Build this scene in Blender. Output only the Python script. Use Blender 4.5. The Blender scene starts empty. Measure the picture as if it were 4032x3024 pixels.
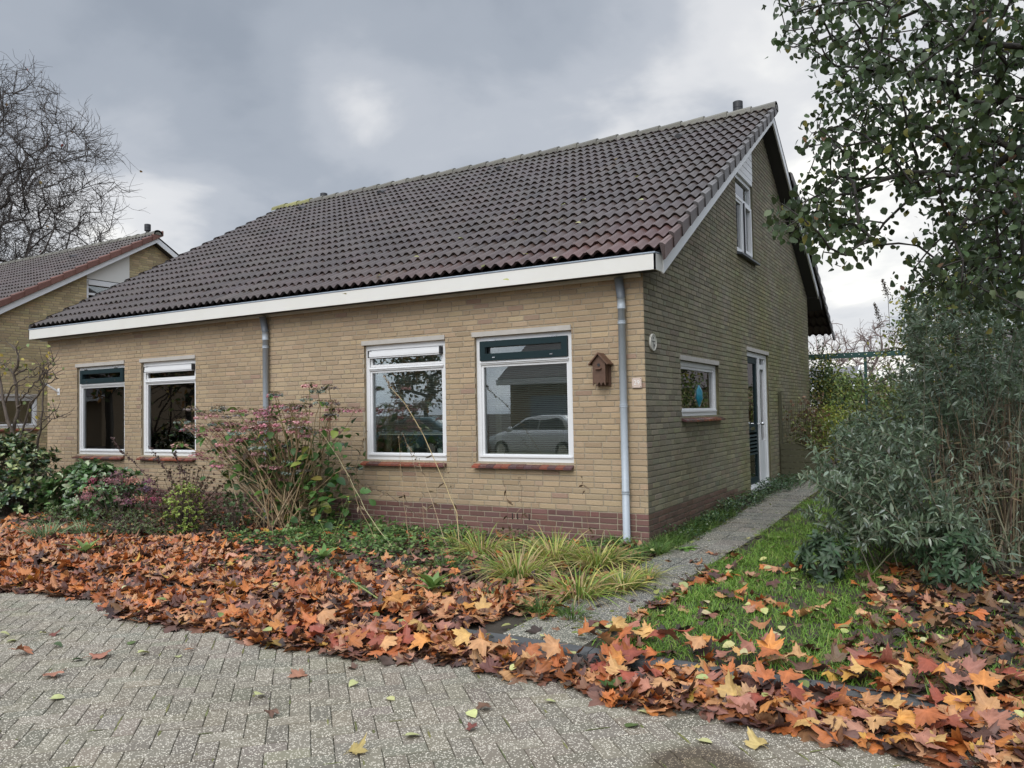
import bpy, math, random
import numpy as np
from mathutils import Vector
R=np.random.RandomState
scene=bpy.context.scene
COL=scene.collection
rng=R(7)
PI=math.pi
A=np.array

# ------------------------------------------------------------------ helpers
class MB:
    """collects vertices, faces, material slots and vertex colours; build() links one mesh object"""
    def __init__(s): s.v=[];s.c=[];s.g=[];s.n=0
    def add(s,v,f,col=(1,1,1),m=0):
        v=np.asarray(v,float).reshape(-1,3)
        c=np.asarray(col,float)
        if c.ndim==1: c=np.tile(c,(len(v),1))
        s.v.append(v);s.c.append(c)
        if isinstance(f,np.ndarray): s.g.append((f+s.n,m))
        else:
            by={}
            for q in f: by.setdefault(len(q),[]).append(q)
            for k in by: s.g.append((A(by[k])+s.n,m))
        s.n+=len(v);return s
    def box(s,a,b,col=(1,1,1),m=0):
        (x0,y0,z0),(x1,y1,z1)=a,b
        if x0>x1:x0,x1=x1,x0
        if y0>y1:y0,y1=y1,y0
        if z0>z1:z0,z1=z1,z0
        v=[(x0,y0,z0),(x1,y0,z0),(x1,y1,z0),(x0,y1,z0),(x0,y0,z1),(x1,y0,z1),(x1,y1,z1),(x0,y1,z1)]
        return s.add(v,[(0,3,2,1),(4,5,6,7),(0,1,5,4),(1,2,6,5),(2,3,7,6),(3,0,4,7)],col,m)
    def prism(s,poly,ax,a,b,col=(1,1,1),m=0):
        """polygon in the plane across axis ax, swept from a to b"""
        n=len(poly);v=[]
        for t in (a,b):
            for p in poly:
                q=list(p);q.insert(ax,t);v.append(q)
        f=[tuple(range(n))[::-1],tuple(range(n,2*n))]+[(i,(i+1)%n,(i+1)%n+n,i+n) for i in range(n)]
        return s.add(v,f,col,m)
    def tube(s,pts,rad,k=6,col=(1,1,1),m=0,cap=False):
        pts=np.asarray(pts,float);n=len(pts)
        rad=np.broadcast_to(np.asarray(rad,float),(n,))
        t=np.gradient(pts,axis=0);t/=np.linalg.norm(t,axis=1)[:,None]+1e-9
        up=A([0,0,1.]) if abs(t[0,2])<.9 else A([1.,0,0])
        a=np.cross(t,up);a/=np.linalg.norm(a,axis=1)[:,None]+1e-9
        b=np.cross(t,a)
        th=np.arange(k)*2*PI/k
        ring=a[:,None]*np.cos(th)[None,:,None]+b[:,None]*np.sin(th)[None,:,None]
        v=(pts[:,None]+ring*rad[:,None,None]).reshape(-1,3)
        i=np.arange(n-1)[:,None]*k;j=np.arange(k)[None,:];j2=(j+1)%k
        f=np.stack([i+j,i+j2,i+k+j2,i+k+j],-1).reshape(-1,4)
        c=np.asarray(col,float)
        if c.ndim==2: c=np.repeat(c,k,0)
        s.add(v,f,c,m)
        if cap:
            s.g.append((A([[s.n-n*k+q for q in range(k)]]),m));s.g.append((A([[s.n-k+q for q in range(k)][::-1]]),m))
        return s
    def lathe(s,c,prof,k=16,col=(1,1,1),m=0):
        pts=[];n=len(prof)
        for r,z in prof:
            for i in range(k):
                t=2*PI*i/k;pts.append((c[0]+r*math.cos(t),c[1]+r*math.sin(t),c[2]+z))
        f=[(i*k+j,i*k+(j+1)%k,(i+1)*k+(j+1)%k,(i+1)*k+j) for i in range(n-1) for j in range(k)]
        f+=[tuple(range(k))[::-1],tuple(range((n-1)*k,n*k))]
        return s.add(pts,f,col,m)
    def build(s,name,mats,parent=None,smooth=False,base=None,tag=None):
        v=np.concatenate(s.v) if s.v else np.zeros((0,3));c=np.concatenate(s.c)
        if parent is not None:
            o=A([0.,0,0]);q=parent
            while q is not None: o+=A(q.location);q=q.parent
            v=v-o
        elif base is not None: v=v-A(base,float)
        me=bpy.data.meshes.new(name)
        me.vertices.add(len(v));me.vertices.foreach_set('co',v.astype(np.float32).ravel())
        idx=[];st=[];mi=[];n=0
        for f,m in s.g:
            k=f.shape[1];idx.append(f.ravel());st.append(n+np.arange(len(f))*k);mi.append(np.full(len(f),m));n+=f.size
        idx=np.concatenate(idx);st=np.concatenate(st);mi=np.concatenate(mi)
        me.loops.add(len(idx));me.loops.foreach_set('vertex_index',idx.astype(np.int32))
        me.polygons.add(len(st));me.polygons.foreach_set('loop_start',st.astype(np.int32))
        me.polygons.foreach_set('material_index',mi.astype(np.int32))
        me.polygons.foreach_set('use_smooth',np.full(len(st),bool(smooth)) if isinstance(smooth,bool) else np.isin(mi,list(smooth)))
        me.update(calc_edges=True)
        at=me.color_attributes.new('Col','FLOAT_COLOR','POINT')
        at.data.foreach_set('color',np.concatenate([c,np.ones((len(c),1))],1).astype(np.float32).ravel())
        if not isinstance(mats,(list,tuple)): mats=[mats]
        for q in mats: me.materials.append(q)
        o=bpy.data.objects.new(name,me);COL.objects.link(o)
        if parent is not None:o.parent=parent
        elif base is not None:o.location=base
        if tag:
            for k,val in tag.items():o[k]=val
        return o

def thing(name,loc,label,cat,group=None):
    o=bpy.data.objects.new(name,None);COL.objects.link(o);o.location=loc;o['label']=label;o['category']=cat
    o.empty_display_size=.1
    if group:o['group']=group
    return o
def T(label,cat,group=None,kind=None):
    d={'label':label,'category':cat}
    if group:d['group']=group
    if kind:d['kind']=kind
    return d
ST={'kind':'structure'}
def copy_tree(o,parent=None):
    c=o.copy();COL.objects.link(c);c.parent=parent
    for ch in list(o.children):copy_tree(ch,c)
    return c

# ------------------------------------------------------------------ materials
def M(name,col=(1,1,1),attr=True,rough=.6,var=0.,vs=6.,vcol=None,bump=0.,bs=60.,spec=.5,metal=0.,transl=0.,coat=0.):
    m=bpy.data.materials.new(name);m.use_nodes=True;nt=m.node_tree;N=nt.nodes;L=nt.links
    b=N['Principled BSDF'];out=N['Material Output']
    b.inputs['Roughness'].default_value=rough;b.inputs['Metallic'].default_value=metal
    b.inputs['Specular IOR Level'].default_value=spec
    if coat:b.inputs['Coat Weight'].default_value=coat;b.inputs['Coat Roughness'].default_value=.15
    tc=N.new('ShaderNodeTexCoord')
    c=N.new('ShaderNodeRGB');c.outputs[0].default_value=(*col,1);src=c.outputs[0]
    if attr:
        a=N.new('ShaderNodeAttribute');a.attribute_name='Col'
        mx=N.new('ShaderNodeMix');mx.data_type='RGBA';mx.blend_type='MULTIPLY';mx.inputs[0].default_value=1
        L.new(src,mx.inputs[6]);L.new(a.outputs['Color'],mx.inputs[7]);src=mx.outputs[2]
    if var:
        n=N.new('ShaderNodeTexNoise');n.inputs['Scale'].default_value=vs;n.inputs['Detail'].default_value=5;n.inputs['Roughness'].default_value=.65
        L.new(tc.outputs['Object'],n.inputs['Vector'])
        r=N.new('ShaderNodeValToRGB');r.color_ramp.elements[0].position=.3;r.color_ramp.elements[1].position=.72
        L.new(n.outputs['Fac'],r.inputs[0])
        mx=N.new('ShaderNodeMix');mx.data_type='RGBA';mx.blend_type='MULTIPLY'
        sc=N.new('ShaderNodeMath');sc.operation='MULTIPLY';sc.inputs[1].default_value=var
        L.new(r.outputs['Color'],sc.inputs[0]);L.new(sc.outputs[0],mx.inputs[0]);L.new(src,mx.inputs[6])
        mx.inputs[7].default_value=(*(vcol or (.25,.25,.25)),1);src=mx.outputs[2]
    L.new(src,b.inputs['Base Color'])
    if bump:
        n2=N.new('ShaderNodeTexNoise');n2.inputs['Scale'].default_value=bs;n2.inputs['Detail'].default_value=4
        L.new(tc.outputs['Object'],n2.inputs['Vector'])
        bp=N.new('ShaderNodeBump');bp.inputs['Strength'].default_value=bump;bp.inputs['Distance'].default_value=.01
        L.new(n2.outputs['Fac'],bp.inputs['Height']);L.new(bp.outputs[0],b.inputs['Normal'])
    if transl:
        t=N.new('ShaderNodeBsdfTranslucent');L.new(src,t.inputs['Color'])
        ms=N.new('ShaderNodeMixShader');ms.inputs[0].default_value=transl
        L.new(b.outputs[0],ms.inputs[1]);L.new(t.outputs[0],ms.inputs[2]);L.new(ms.outputs[0],out.inputs['Surface'])
    return m
def glass(name,tint=(.9,.95,.93),base=.07,k=.93):
    m=bpy.data.materials.new(name);m.use_nodes=True;nt=m.node_tree;N=nt.nodes;L=nt.links
    N.remove(N['Principled BSDF']);out=N['Material Output']
    g=N.new('ShaderNodeBsdfGlossy');g.inputs['Roughness'].default_value=0.0;g.inputs['Color'].default_value=(1,1,1,1)
    t=N.new('ShaderNodeBsdfTransparent');t.inputs['Color'].default_value=(*tint,1)
    lw=N.new('ShaderNodeFresnel');lw.inputs['IOR'].default_value=1.55
    ma=N.new('ShaderNodeMath');ma.operation='MULTIPLY_ADD';ma.inputs[1].default_value=k;ma.inputs[2].default_value=base;ma.use_clamp=True
    ms=N.new('ShaderNodeMixShader')
    n=N.new('ShaderNodeTexNoise');n.inputs['Scale'].default_value=2.2;tc=N.new('ShaderNodeTexCoord');L.new(tc.outputs['Object'],n.inputs['Vector'])
    bp=N.new('ShaderNodeBump');bp.inputs['Strength'].default_value=.012;bp.inputs['Distance'].default_value=.01
    L.new(n.outputs['Fac'],bp.inputs['Height']);L.new(bp.outputs[0],g.inputs['Normal'])
    L.new(lw.outputs[0],ma.inputs[0]);L.new(ma.outputs[0],ms.inputs[0]);L.new(t.outputs[0],ms.inputs[1]);L.new(g.outputs[0],ms.inputs[2]);L.new(ms.outputs[0],out.inputs['Surface'])
    return m

m_brick=M('brick_faces',rough=.85,var=.35,vs=45,vcol=(.62,.58,.52),bump=.5,bs=90)
m_mortar=M('mortar',(.37,.31,.225),attr=True,rough=.95,var=.4,vs=30,bump=.4,bs=150)
def weather(mat,facing):
    """large soft stains and green algae that grow on the wall; the algae has its own patchy shape"""
    nt=mat.node_tree;N=nt.nodes;L=nt.links;b=N['Principled BSDF']
    src=b.inputs['Base Color'].links[0].from_socket
    geo=N.new('ShaderNodeNewGeometry');n=N.new('ShaderNodeTexNoise');n.inputs['Scale'].default_value=.8;n.inputs['Detail'].default_value=6
    L.new(geo.outputs['Position'],n.inputs['Vector'])
    r=N.new('ShaderNodeValToRGB');r.color_ramp.elements[0].position=.38;r.color_ramp.elements[1].position=.7
    L.new(n.outputs['Fac'],r.inputs[0])
    sc=N.new('ShaderNodeMath');sc.operation='MULTIPLY';sc.inputs[1].default_value=.45;L.new(r.outputs[0],sc.inputs[0])
    mx=N.new('ShaderNodeMix');mx.data_type='RGBA';mx.blend_type='MULTIPLY';L.new(sc.outputs[0],mx.inputs[0]);L.new(src,mx.inputs[6]);mx.inputs[7].default_value=(.66,.62,.58,1)
    src=mx.outputs[2]
    if facing=='gable':
        sep=N.new('ShaderNodeSeparateXYZ');L.new(geo.outputs['Position'],sep.inputs[0])
        mr=N.new('ShaderNodeMapRange');mr.inputs['From Min'].default_value=.5;mr.inputs['From Max'].default_value=5.5;mr.inputs['To Min'].default_value=.15;mr.inputs['To Max'].default_value=.95;L.new(sep.outputs['Y'],mr.inputs['Value'])
        mz=N.new('ShaderNodeMapRange');mz.inputs['From Min'].default_value=3.2;mz.inputs['From Max'].default_value=4.6;mz.inputs['To Min'].default_value=1.;mz.inputs['To Max'].default_value=.15;L.new(sep.outputs['Z'],mz.inputs['Value'])
        mu=N.new('ShaderNodeMath');mu.operation='MULTIPLY';L.new(mr.outputs[0],mu.inputs[0]);L.new(mz.outputs[0],mu.inputs[1])
        n2=N.new('ShaderNodeTexNoise');n2.inputs['Scale'].default_value=1.1;n2.inputs['Detail'].default_value=7;L.new(geo.outputs['Position'],n2.inputs['Vector'])
        r2=N.new('ShaderNodeValToRGB');r2.color_ramp.elements[0].position=.3;r2.color_ramp.elements[1].position=.65;L.new(n2.outputs['Fac'],r2.inputs[0])
        mu2=N.new('ShaderNodeMath');mu2.operation='MULTIPLY';L.new(mu.outputs[0],mu2.inputs[0]);L.new(r2.outputs[0],mu2.inputs[1])
        mx=N.new('ShaderNodeMix');mx.data_type='RGBA';mx.blend_type='MULTIPLY';L.new(mu2.outputs[0],mx.inputs[0]);L.new(src,mx.inputs[6]);mx.inputs[7].default_value=(.90,.95,.58,1)
        src=mx.outputs[2]
    L.new(src,b.inputs['Base Color'])
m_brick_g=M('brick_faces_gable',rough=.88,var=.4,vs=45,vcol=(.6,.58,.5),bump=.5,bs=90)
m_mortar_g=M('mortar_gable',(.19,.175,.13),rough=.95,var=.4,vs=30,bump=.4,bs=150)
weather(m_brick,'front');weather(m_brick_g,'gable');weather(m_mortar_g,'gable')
m_white=M('white_paint',(.70,.70,.70),rough=.38,var=.2,vs=3,vcol=(.8,.78,.72),spec=.5)
m_cream=M('cream_fascia',(.66,.645,.60),rough=.45,var=.3,vs=1.7,vcol=(.86,.83,.76))
m_green=M('dark_green_paint',(.008,.022,.025),rough=.45,spec=.25)
m_black=M('black_plastic',(.018,.018,.02),rough=.45)
m_soffit=M('dark_soffit_board',(.035,.032,.03),rough=.8)
m_concrete=M('concrete_lintel',(.46,.43,.39),rough=.9,var=.4,vs=9,vcol=(.62,.6,.55),bump=.3,bs=120)
m_sill=M('glazed_sill_tiles',rough=.22,var=.35,vs=12,vcol=(.55,.5,.5),spec=.6)
m_pipe=M('grey_pvc_pipe',(.37,.41,.45),rough=.38,var=.35,vs=5,vcol=(.7,.68,.62))
m_zinc=M('weathered_zinc',(.17,.185,.20),rough=.5,var=.4,vs=8)
m_glass=glass('window_glass',base=.09)
m_glassd=glass('reflective_glass',base=.16)
m_inner=M('interior_plaster',(.42,.39,.33),rough=.9)
m_curtain=M('beige_curtain',(.36,.33,.24),rough=.9,transl=.3)
m_slat=M('blind_slats',(.62,.60,.55),rough=.35)
m_wet=M('roof_tiles',rough=.40,var=.45,vs=9,vcol=(.6,.58,.56),bump=.35,bs=70,spec=.38)
m_verge=M('verge_tiles',rough=.6,var=.5,vs=16,vcol=(.55,.5,.48),bump=.4,bs=70)
m_ridge=M('mossy_ridge_tiles',rough=.8,var=.7,vs=9,vcol=(.8,.8,.6),bump=.5,bs=60)
m_chrome=M('brushed_metal',(.6,.6,.6),rough=.2,metal=1)
m_brown=M('stained_birdhouse_wood',(.115,.060,.036),rough=.65,var=.55,vs=22,vcol=(.45,.42,.4),bump=.4,bs=60)
m_wood=M('weathered_fence_wood',(.075,.07,.04),rough=.85,var=.6,vs=10,vcol=(.55,.6,.4),bump=.5,bs=50)
m_bark=M('bark',rough=.9,var=.5,vs=18,bump=.6,bs=40)
m_leaf=M('leaf_green',rough=.48,transl=.28,spec=.4)
m_gloss=M('leaf_glossy',rough=.28,transl=.12,spec=.6)
m_dead=M('dead_leaf',rough=.55,var=.55,vs=38,vcol=(.5,.42,.36),transl=.06,spec=.45)
m_stem=M('stems',rough=.75)
m_petal=M('petals',rough=.7,transl=.25)
m_blade=M('grass_blades',rough=.5,transl=.3,spec=.35)

# ------------------------------------------------------------------ leaf templates (y = length, x = width, z = normal)
def oval(w=.3,fold=.25,curl=.25):
    t=A([0,.22,.52,.8,1.]);h=w*A([0,.85,1.,.62,0])
    v=[];
    for i in range(5):
        z=-curl*t[i]**2
        if i in(0,4): v.append((0,t[i],z))
        else: v+= [(-h[i],t[i],z+fold*h[i]),(0,t[i],z),(h[i],t[i],z+fold*h[i])]
    f=[(0,2,1),(0,3,2),(1,2,5,4),(2,3,6,5),(4,5,8,7),(5,6,9,8),(7,8,10),(8,9,10)]
    return A(v),f
def tri(f):
    o=[]
    for q in f:
        for i in range(1,len(q)-1):o.append((q[0],q[i],q[i+1]))
    return A(o)
def maple(seed):
    r=R(seed)
    pts=[]
    lobes=[(-112,.62),(-52,.92),(0,1.0),(52,.92),(112,.62)]
    for i,(a,L) in enumerate(lobes):
        for da,k in ((-19,.70),(-13,.86),(-7,.80),(0,1.),(7,.80),(13,.86),(19,.70)):
            pts.append((a+da*(1 if abs(a)<100 else .9),L*k*r.uniform(.93,1.06)))
        if i<4: pts.append(((a+lobes[i+1][0])/2,.56*r.uniform(.9,1.1)))
    P=A([(L*math.sin(math.radians(a)),L*math.cos(math.radians(a))) for a,L in pts])
    P[:,1]+=.30
    P=np.vstack([[[0,.02]],P]) if False else P
    n=len(P);c=A([0,.22])
    mid=c+(P-c)*.5
    v=np.vstack([[c],mid,P]);
    x,y=v[:,0],v[:,1]-.35
    k1,k2,k3,k4=r.uniform(-.9,.9),r.uniform(-.7,.7),r.uniform(-.7,.7),r.uniform(.0,.22)
    rr=np.hypot(x,y)
    z=k1*x*x+k2*y*y+k3*x*y+k4*np.sin(5*np.arctan2(x,y)+r.uniform(0,6))*rr**1.5+r.uniform(-.03,.03,len(v))*(rr>.3)
    f=[]
    for i in range(n):
        j=(i+1)%n
        if i==n-1: continue
        f+=[(0,1+j,1+i),(1+i,1+j,1+n+j),(1+i,1+n+j,1+n+i)]
    f+=[(0,1,n)]
    shade=np.ones(len(v))
    ang=A([p[0] for p in pts]);vein=A([1.0 if min(abs(a-b[0]) for b in lobes)<2 else .86 for a in ang])
    shade[1:1+n]=vein;shade[1+n:]=vein*.95;shade[0]=1.12
    return np.stack([x,y+.35,z],1),A(f),shade
def frames(d,nrm):
    d=d/(np.linalg.norm(d,axis=1)[:,None]+1e-9)
    x=np.cross(d,nrm);x/=np.linalg.norm(x,axis=1)[:,None]+1e-9
    z=np.cross(x,d);return x,d,z
def scatter(mb,tpl,pos,d,nrm,size,col,m=0,wid=None):
    tv,tf=tpl[0],tpl[1]
    if not isinstance(tf,np.ndarray):tf=tri(tf)
    pos=np.asarray(pos,float);n=len(pos)
    if n==0:return
    x,y,z=frames(np.asarray(d,float),np.asarray(nrm,float))
    s=np.broadcast_to(np.asarray(size,float),(n,))[:,None,None]
    w=s if wid is None else s*np.broadcast_to(wid,(n,))[:,None,None]
    v=pos[:,None]+w*x[:,None]*tv[None,:,0:1]+s*y[:,None]*tv[None,:,1:2]+s*z[:,None]*tv[None,:,2:3]
    k=len(tv);f=(tf[None]+(np.arange(n)*k)[:,None,None]).reshape(-1,3)
    c=np.repeat(np.asarray(col,float)[:,None,:],k,1)
    if len(tpl)>2:c=c*tpl[2][None,:,None]
    mb.add(v.reshape(-1,3),f,c.reshape(-1,3),m)
def pick(r,n,cols,j=.15,w=None):
    cols=A(cols,float);i=r.choice(len(cols),n,p=None if w is None else A(w)/sum(w))
    return np.clip(cols[i]*(1+r.normal(0,j,(n,1)))*(1+r.normal(0,j*.3,(n,3))),.004,.95)
def unit(r,n):
    v=r.normal(size=(n,3));return v/np.linalg.norm(v,axis=1)[:,None]
def sm(a,b,x): t=np.clip((x-a)/(b-a),0,1);return t*t*(3-2*t)
def gz(x,y):
    """height of the garden ground"""
    x=np.asarray(x,float);y=np.asarray(y,float)
    g=.12*sm(-.5,6.5,y)
    return np.where(y<-3.69,-.085,g)
# ------------------------------------------------------------------ houses
ROWH=.066;BL=.22
def palette_front(r,z,u):
    n=len(z)
    c=pick(r,n,[(.42,.315,.20),(.395,.295,.185),(.37,.275,.175),(.38,.285,.185),(.44,.33,.205),(.33,.225,.16)],.035,[5,5,3,3,2,.5])
    red=pick(r,n,[(.17,.085,.068),(.145,.075,.065),(.19,.10,.08)],.08)
    return np.where((z<.33)[:,None],red,c)
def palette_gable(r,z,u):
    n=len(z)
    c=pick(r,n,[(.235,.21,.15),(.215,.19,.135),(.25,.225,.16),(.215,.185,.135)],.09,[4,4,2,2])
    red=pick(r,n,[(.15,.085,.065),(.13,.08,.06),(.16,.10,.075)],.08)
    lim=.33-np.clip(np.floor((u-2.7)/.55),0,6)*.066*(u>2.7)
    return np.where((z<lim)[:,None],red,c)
def palette_neigh(r,z,u):
    n=len(z);c=pick(r,n,[(.50,.40,.22),(.45,.36,.20),(.55,.44,.25),(.42,.33,.19)],.08)
    return c
def brick_wall(mb,org,U,N,length,top,openings,pal,seed,zmin=-.14,mortar_depth=.008):
    """real bricks laid in courses with an irregular bond, cut round the openings"""
    r=R(seed);org=A(org,float);U=A(U,float);N=A(N,float)
    rects=[]
    k0=int(math.floor((zmin-.34)/ROWH))
    k=k0
    zmax=max(top(u) for u in np.linspace(0,length,60))
    while .34+k*ROWH<zmax:
        z0=.34+k*ROWH+.006;z1=z0+ROWH-.012
        off=r.choice([0,.25,.5,.75])*BL if k%2 else (r.choice([0,.25,.5])*BL)
        u=-off
        while u<length:
            w=BL if r.rand()>.16 else BL/2
            a,b=max(u,0),min(u+w,length);u+=w
            if b-a<.03:continue
            a+=.0055;b-=.0055
            if a<.01:a=0
            if b>length-.01:b=length
            tm=top((a+b)/2)
            if z0>tm:continue
            segs=[(a,b,z0,z1)]
            for (o0,o1,p0,p1) in openings:
                ns=[]
                for (sa,sb,sz0,sz1) in segs:
                    if sb<=o0 or sa>=o1 or sz1<=p0 or sz0>=p1: ns.append((sa,sb,sz0,sz1));continue
                    if sa<o0: ns.append((sa,o0,sz0,sz1))
                    if sb>o1: ns.append((o1,sb,sz0,sz1))
                    ma,mb2=max(sa,o0),min(sb,o1)
                    if sz0<p0-.012: ns.append((ma,mb2,sz0,p0))
                    if sz1>p1+.012: ns.append((ma,mb2,p1,sz1))
                segs=ns
            rects+=[s for s in segs if s[1]-s[0]>.02]
        k+=1
    q=A(rects);n=len(q)
    ua,ub,za,zb=q.T
    jit=r.uniform(-.0022,.0022,(n,4))
    prot=r.uniform(0,.003,n)
    ch=.0035
    def P(u,z,d): return org+U*u[:,None]+A([0,0,1.])*z[:,None]+N*d[:,None]
    o=np.zeros(n)
    ringf=[(ua+ch,za+ch+jit[:,0]),(ub-ch,za+ch+jit[:,1]),(ub-ch,zb-ch+jit[:,2]),(ua+ch,zb-ch+jit[:,3])]
    ringo=[(ua,za+jit[:,0]),(ub,za+jit[:,1]),(ub,zb+jit[:,2]),(ua,zb+jit[:,3])]
    V=[P(a,b,prot) for a,b in ringf]+[P(a,b,prot-ch) for a,b in ringo]+[P(a,b,o-.014) for a,b in ringo]
    V=np.stack(V,1).reshape(-1,3)
    f=[(0,1,2,3)]+[(4+i,4+(i+1)%4,(i+1)%4,i) for i in range(4)]+[(8+i,8+(i+1)%4,4+(i+1)%4,4+i) for i in range(4)]
    f=(A(f)[None]+(np.arange(n)*12)[:,None,None]).reshape(-1,4)
    if np.dot(np.cross(U,[0,0,1.]),N)<0: f=f[:,::-1]
    c=pal(r,za,(ua+ub)/2)
    c=np.repeat(c,12,0).reshape(n,12,3);c[:,8:]*=.8
    mb.add(V,f,c.reshape(-1,3),0)
def plane_quad(mb,org,U,N,pts,d,col,m):
    org=A(org,float);U=A(U,float);N=A(N,float)
    v=[org+U*u+A([0,0,z])+N*d for u,z in pts]
    mb.add(v,[tuple(range(len(pts)))],col,m)
def backing(mb,org,U,N,length,ztop,openings,m=1,d=-.009,zmin=-.3,skipabove=None):
    us=sorted({0,length}|{o for q in openings for o in q[:2]});zs=sorted({zmin,ztop}|{o for q in openings for o in q[2:]})
    zs=[z for z in zs if z<=ztop]
    for i in range(len(us)-1):
        for j in range(len(zs)-1):
            cu,cz=(us[i]+us[i+1])/2,(zs[j]+zs[j+1])/2
            if any(a<cu<b and c<cz<e for a,b,c,e in openings):continue
            plane_quad(mb,org,U,N,[(us[i],zs[j]),(us[i+1],zs[j]),(us[i+1],zs[j+1]),(us[i],zs[j+1])],d,(1,1,1),m)
    for a,b,c,e in openings:                       # reveals
        O=A(org,float);u=A(U,float);n=A(N,float);D=.13
        for (p,q) in (((a,c),(a,e)),((b,e),(b,c)),((a,e),(b,e)),((b,c),(a,c))):
            v=[O+u*p[0]+A([0,0,p[1]])+n*d,O+u*q[0]+A([0,0,q[1]])+n*d,O+u*q[0]+A([0,0,q[1]])-n*D,O+u*p[0]+A([0,0,p[1]])-n*D]
            mb.add(v,[(0,1,2,3)],(.95,.9,.8),m)
class Wm:
    """boxes in wall space: u along the wall (to the viewer's right), d into the wall, z up"""
    def __init__(s,kind,X=0.): s.k=kind;s.X=X;s.mb=MB()
    def pt(s,u,d,z): return (u,d,z) if s.k=='front' else (s.X-d,u,z)
    def box(s,u0,u1,d0,d1,z0,z1,col=(1,1,1),m=0):
        s.mb.box(s.pt(u0,d0,z0),s.pt(u1,d1,z1),col,m);return s
    def prism(s,poly,u0,u1,col=(1,1,1),m=0):   # poly in (d,z)
        if s.k=='front': s.mb.prism([(d,z) for d,z in poly],0,u0,u1,col,m)
        else: s.mb.prism([(s.X-d,z) for d,z in poly],1,u0,u1,col,m)
        return s
    def build(s,*a,**k): return s.mb.build(*a,**k)
def ring(w,u0,u1,z0,z1,t,d0,d1,col=(1,1,1),tb=None):
    tb=t if tb is None else tb
    w.box(u0,u0+t,d0,d1,z0,z1,col);w.box(u1-t,u1,d0,d1,z0,z1,col)
    w.box(u0+t,u1-t,d0+.001,d1,z1-t,z1,col);w.box(u0+t,u1-t,d0+.001,d1,z0,z0+tb,col)
def sill(house_win,kind,X,u0,u1,z,seed,ntile=None,out=.075):
    w=Wm(kind,X);r=R(seed);n=ntile or int(round((u1-u0)/.105));L=(u1-u0)/n
    for i in range(n):
        c=pick(r,1,[(.20,.062,.045),(.12,.05,.045),(.26,.075,.045),(.10,.05,.052)],.12)[0]
        a,b=u0+i*L+.003,u0+(i+1)*L-.003
        w.prism([(.055,z-.005),(-out,z-.052),(-out,z-.075),(.055,z-.04)],a,b,c)
    w.prism([(.052,z-.010),(-out+.006,z-.058),(-out+.006,z-.072),(.052,z-.045)],u0+.004,u1-.004,(.25,.22,.2))
    return w.build('sill',m_sill,house_win)
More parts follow.
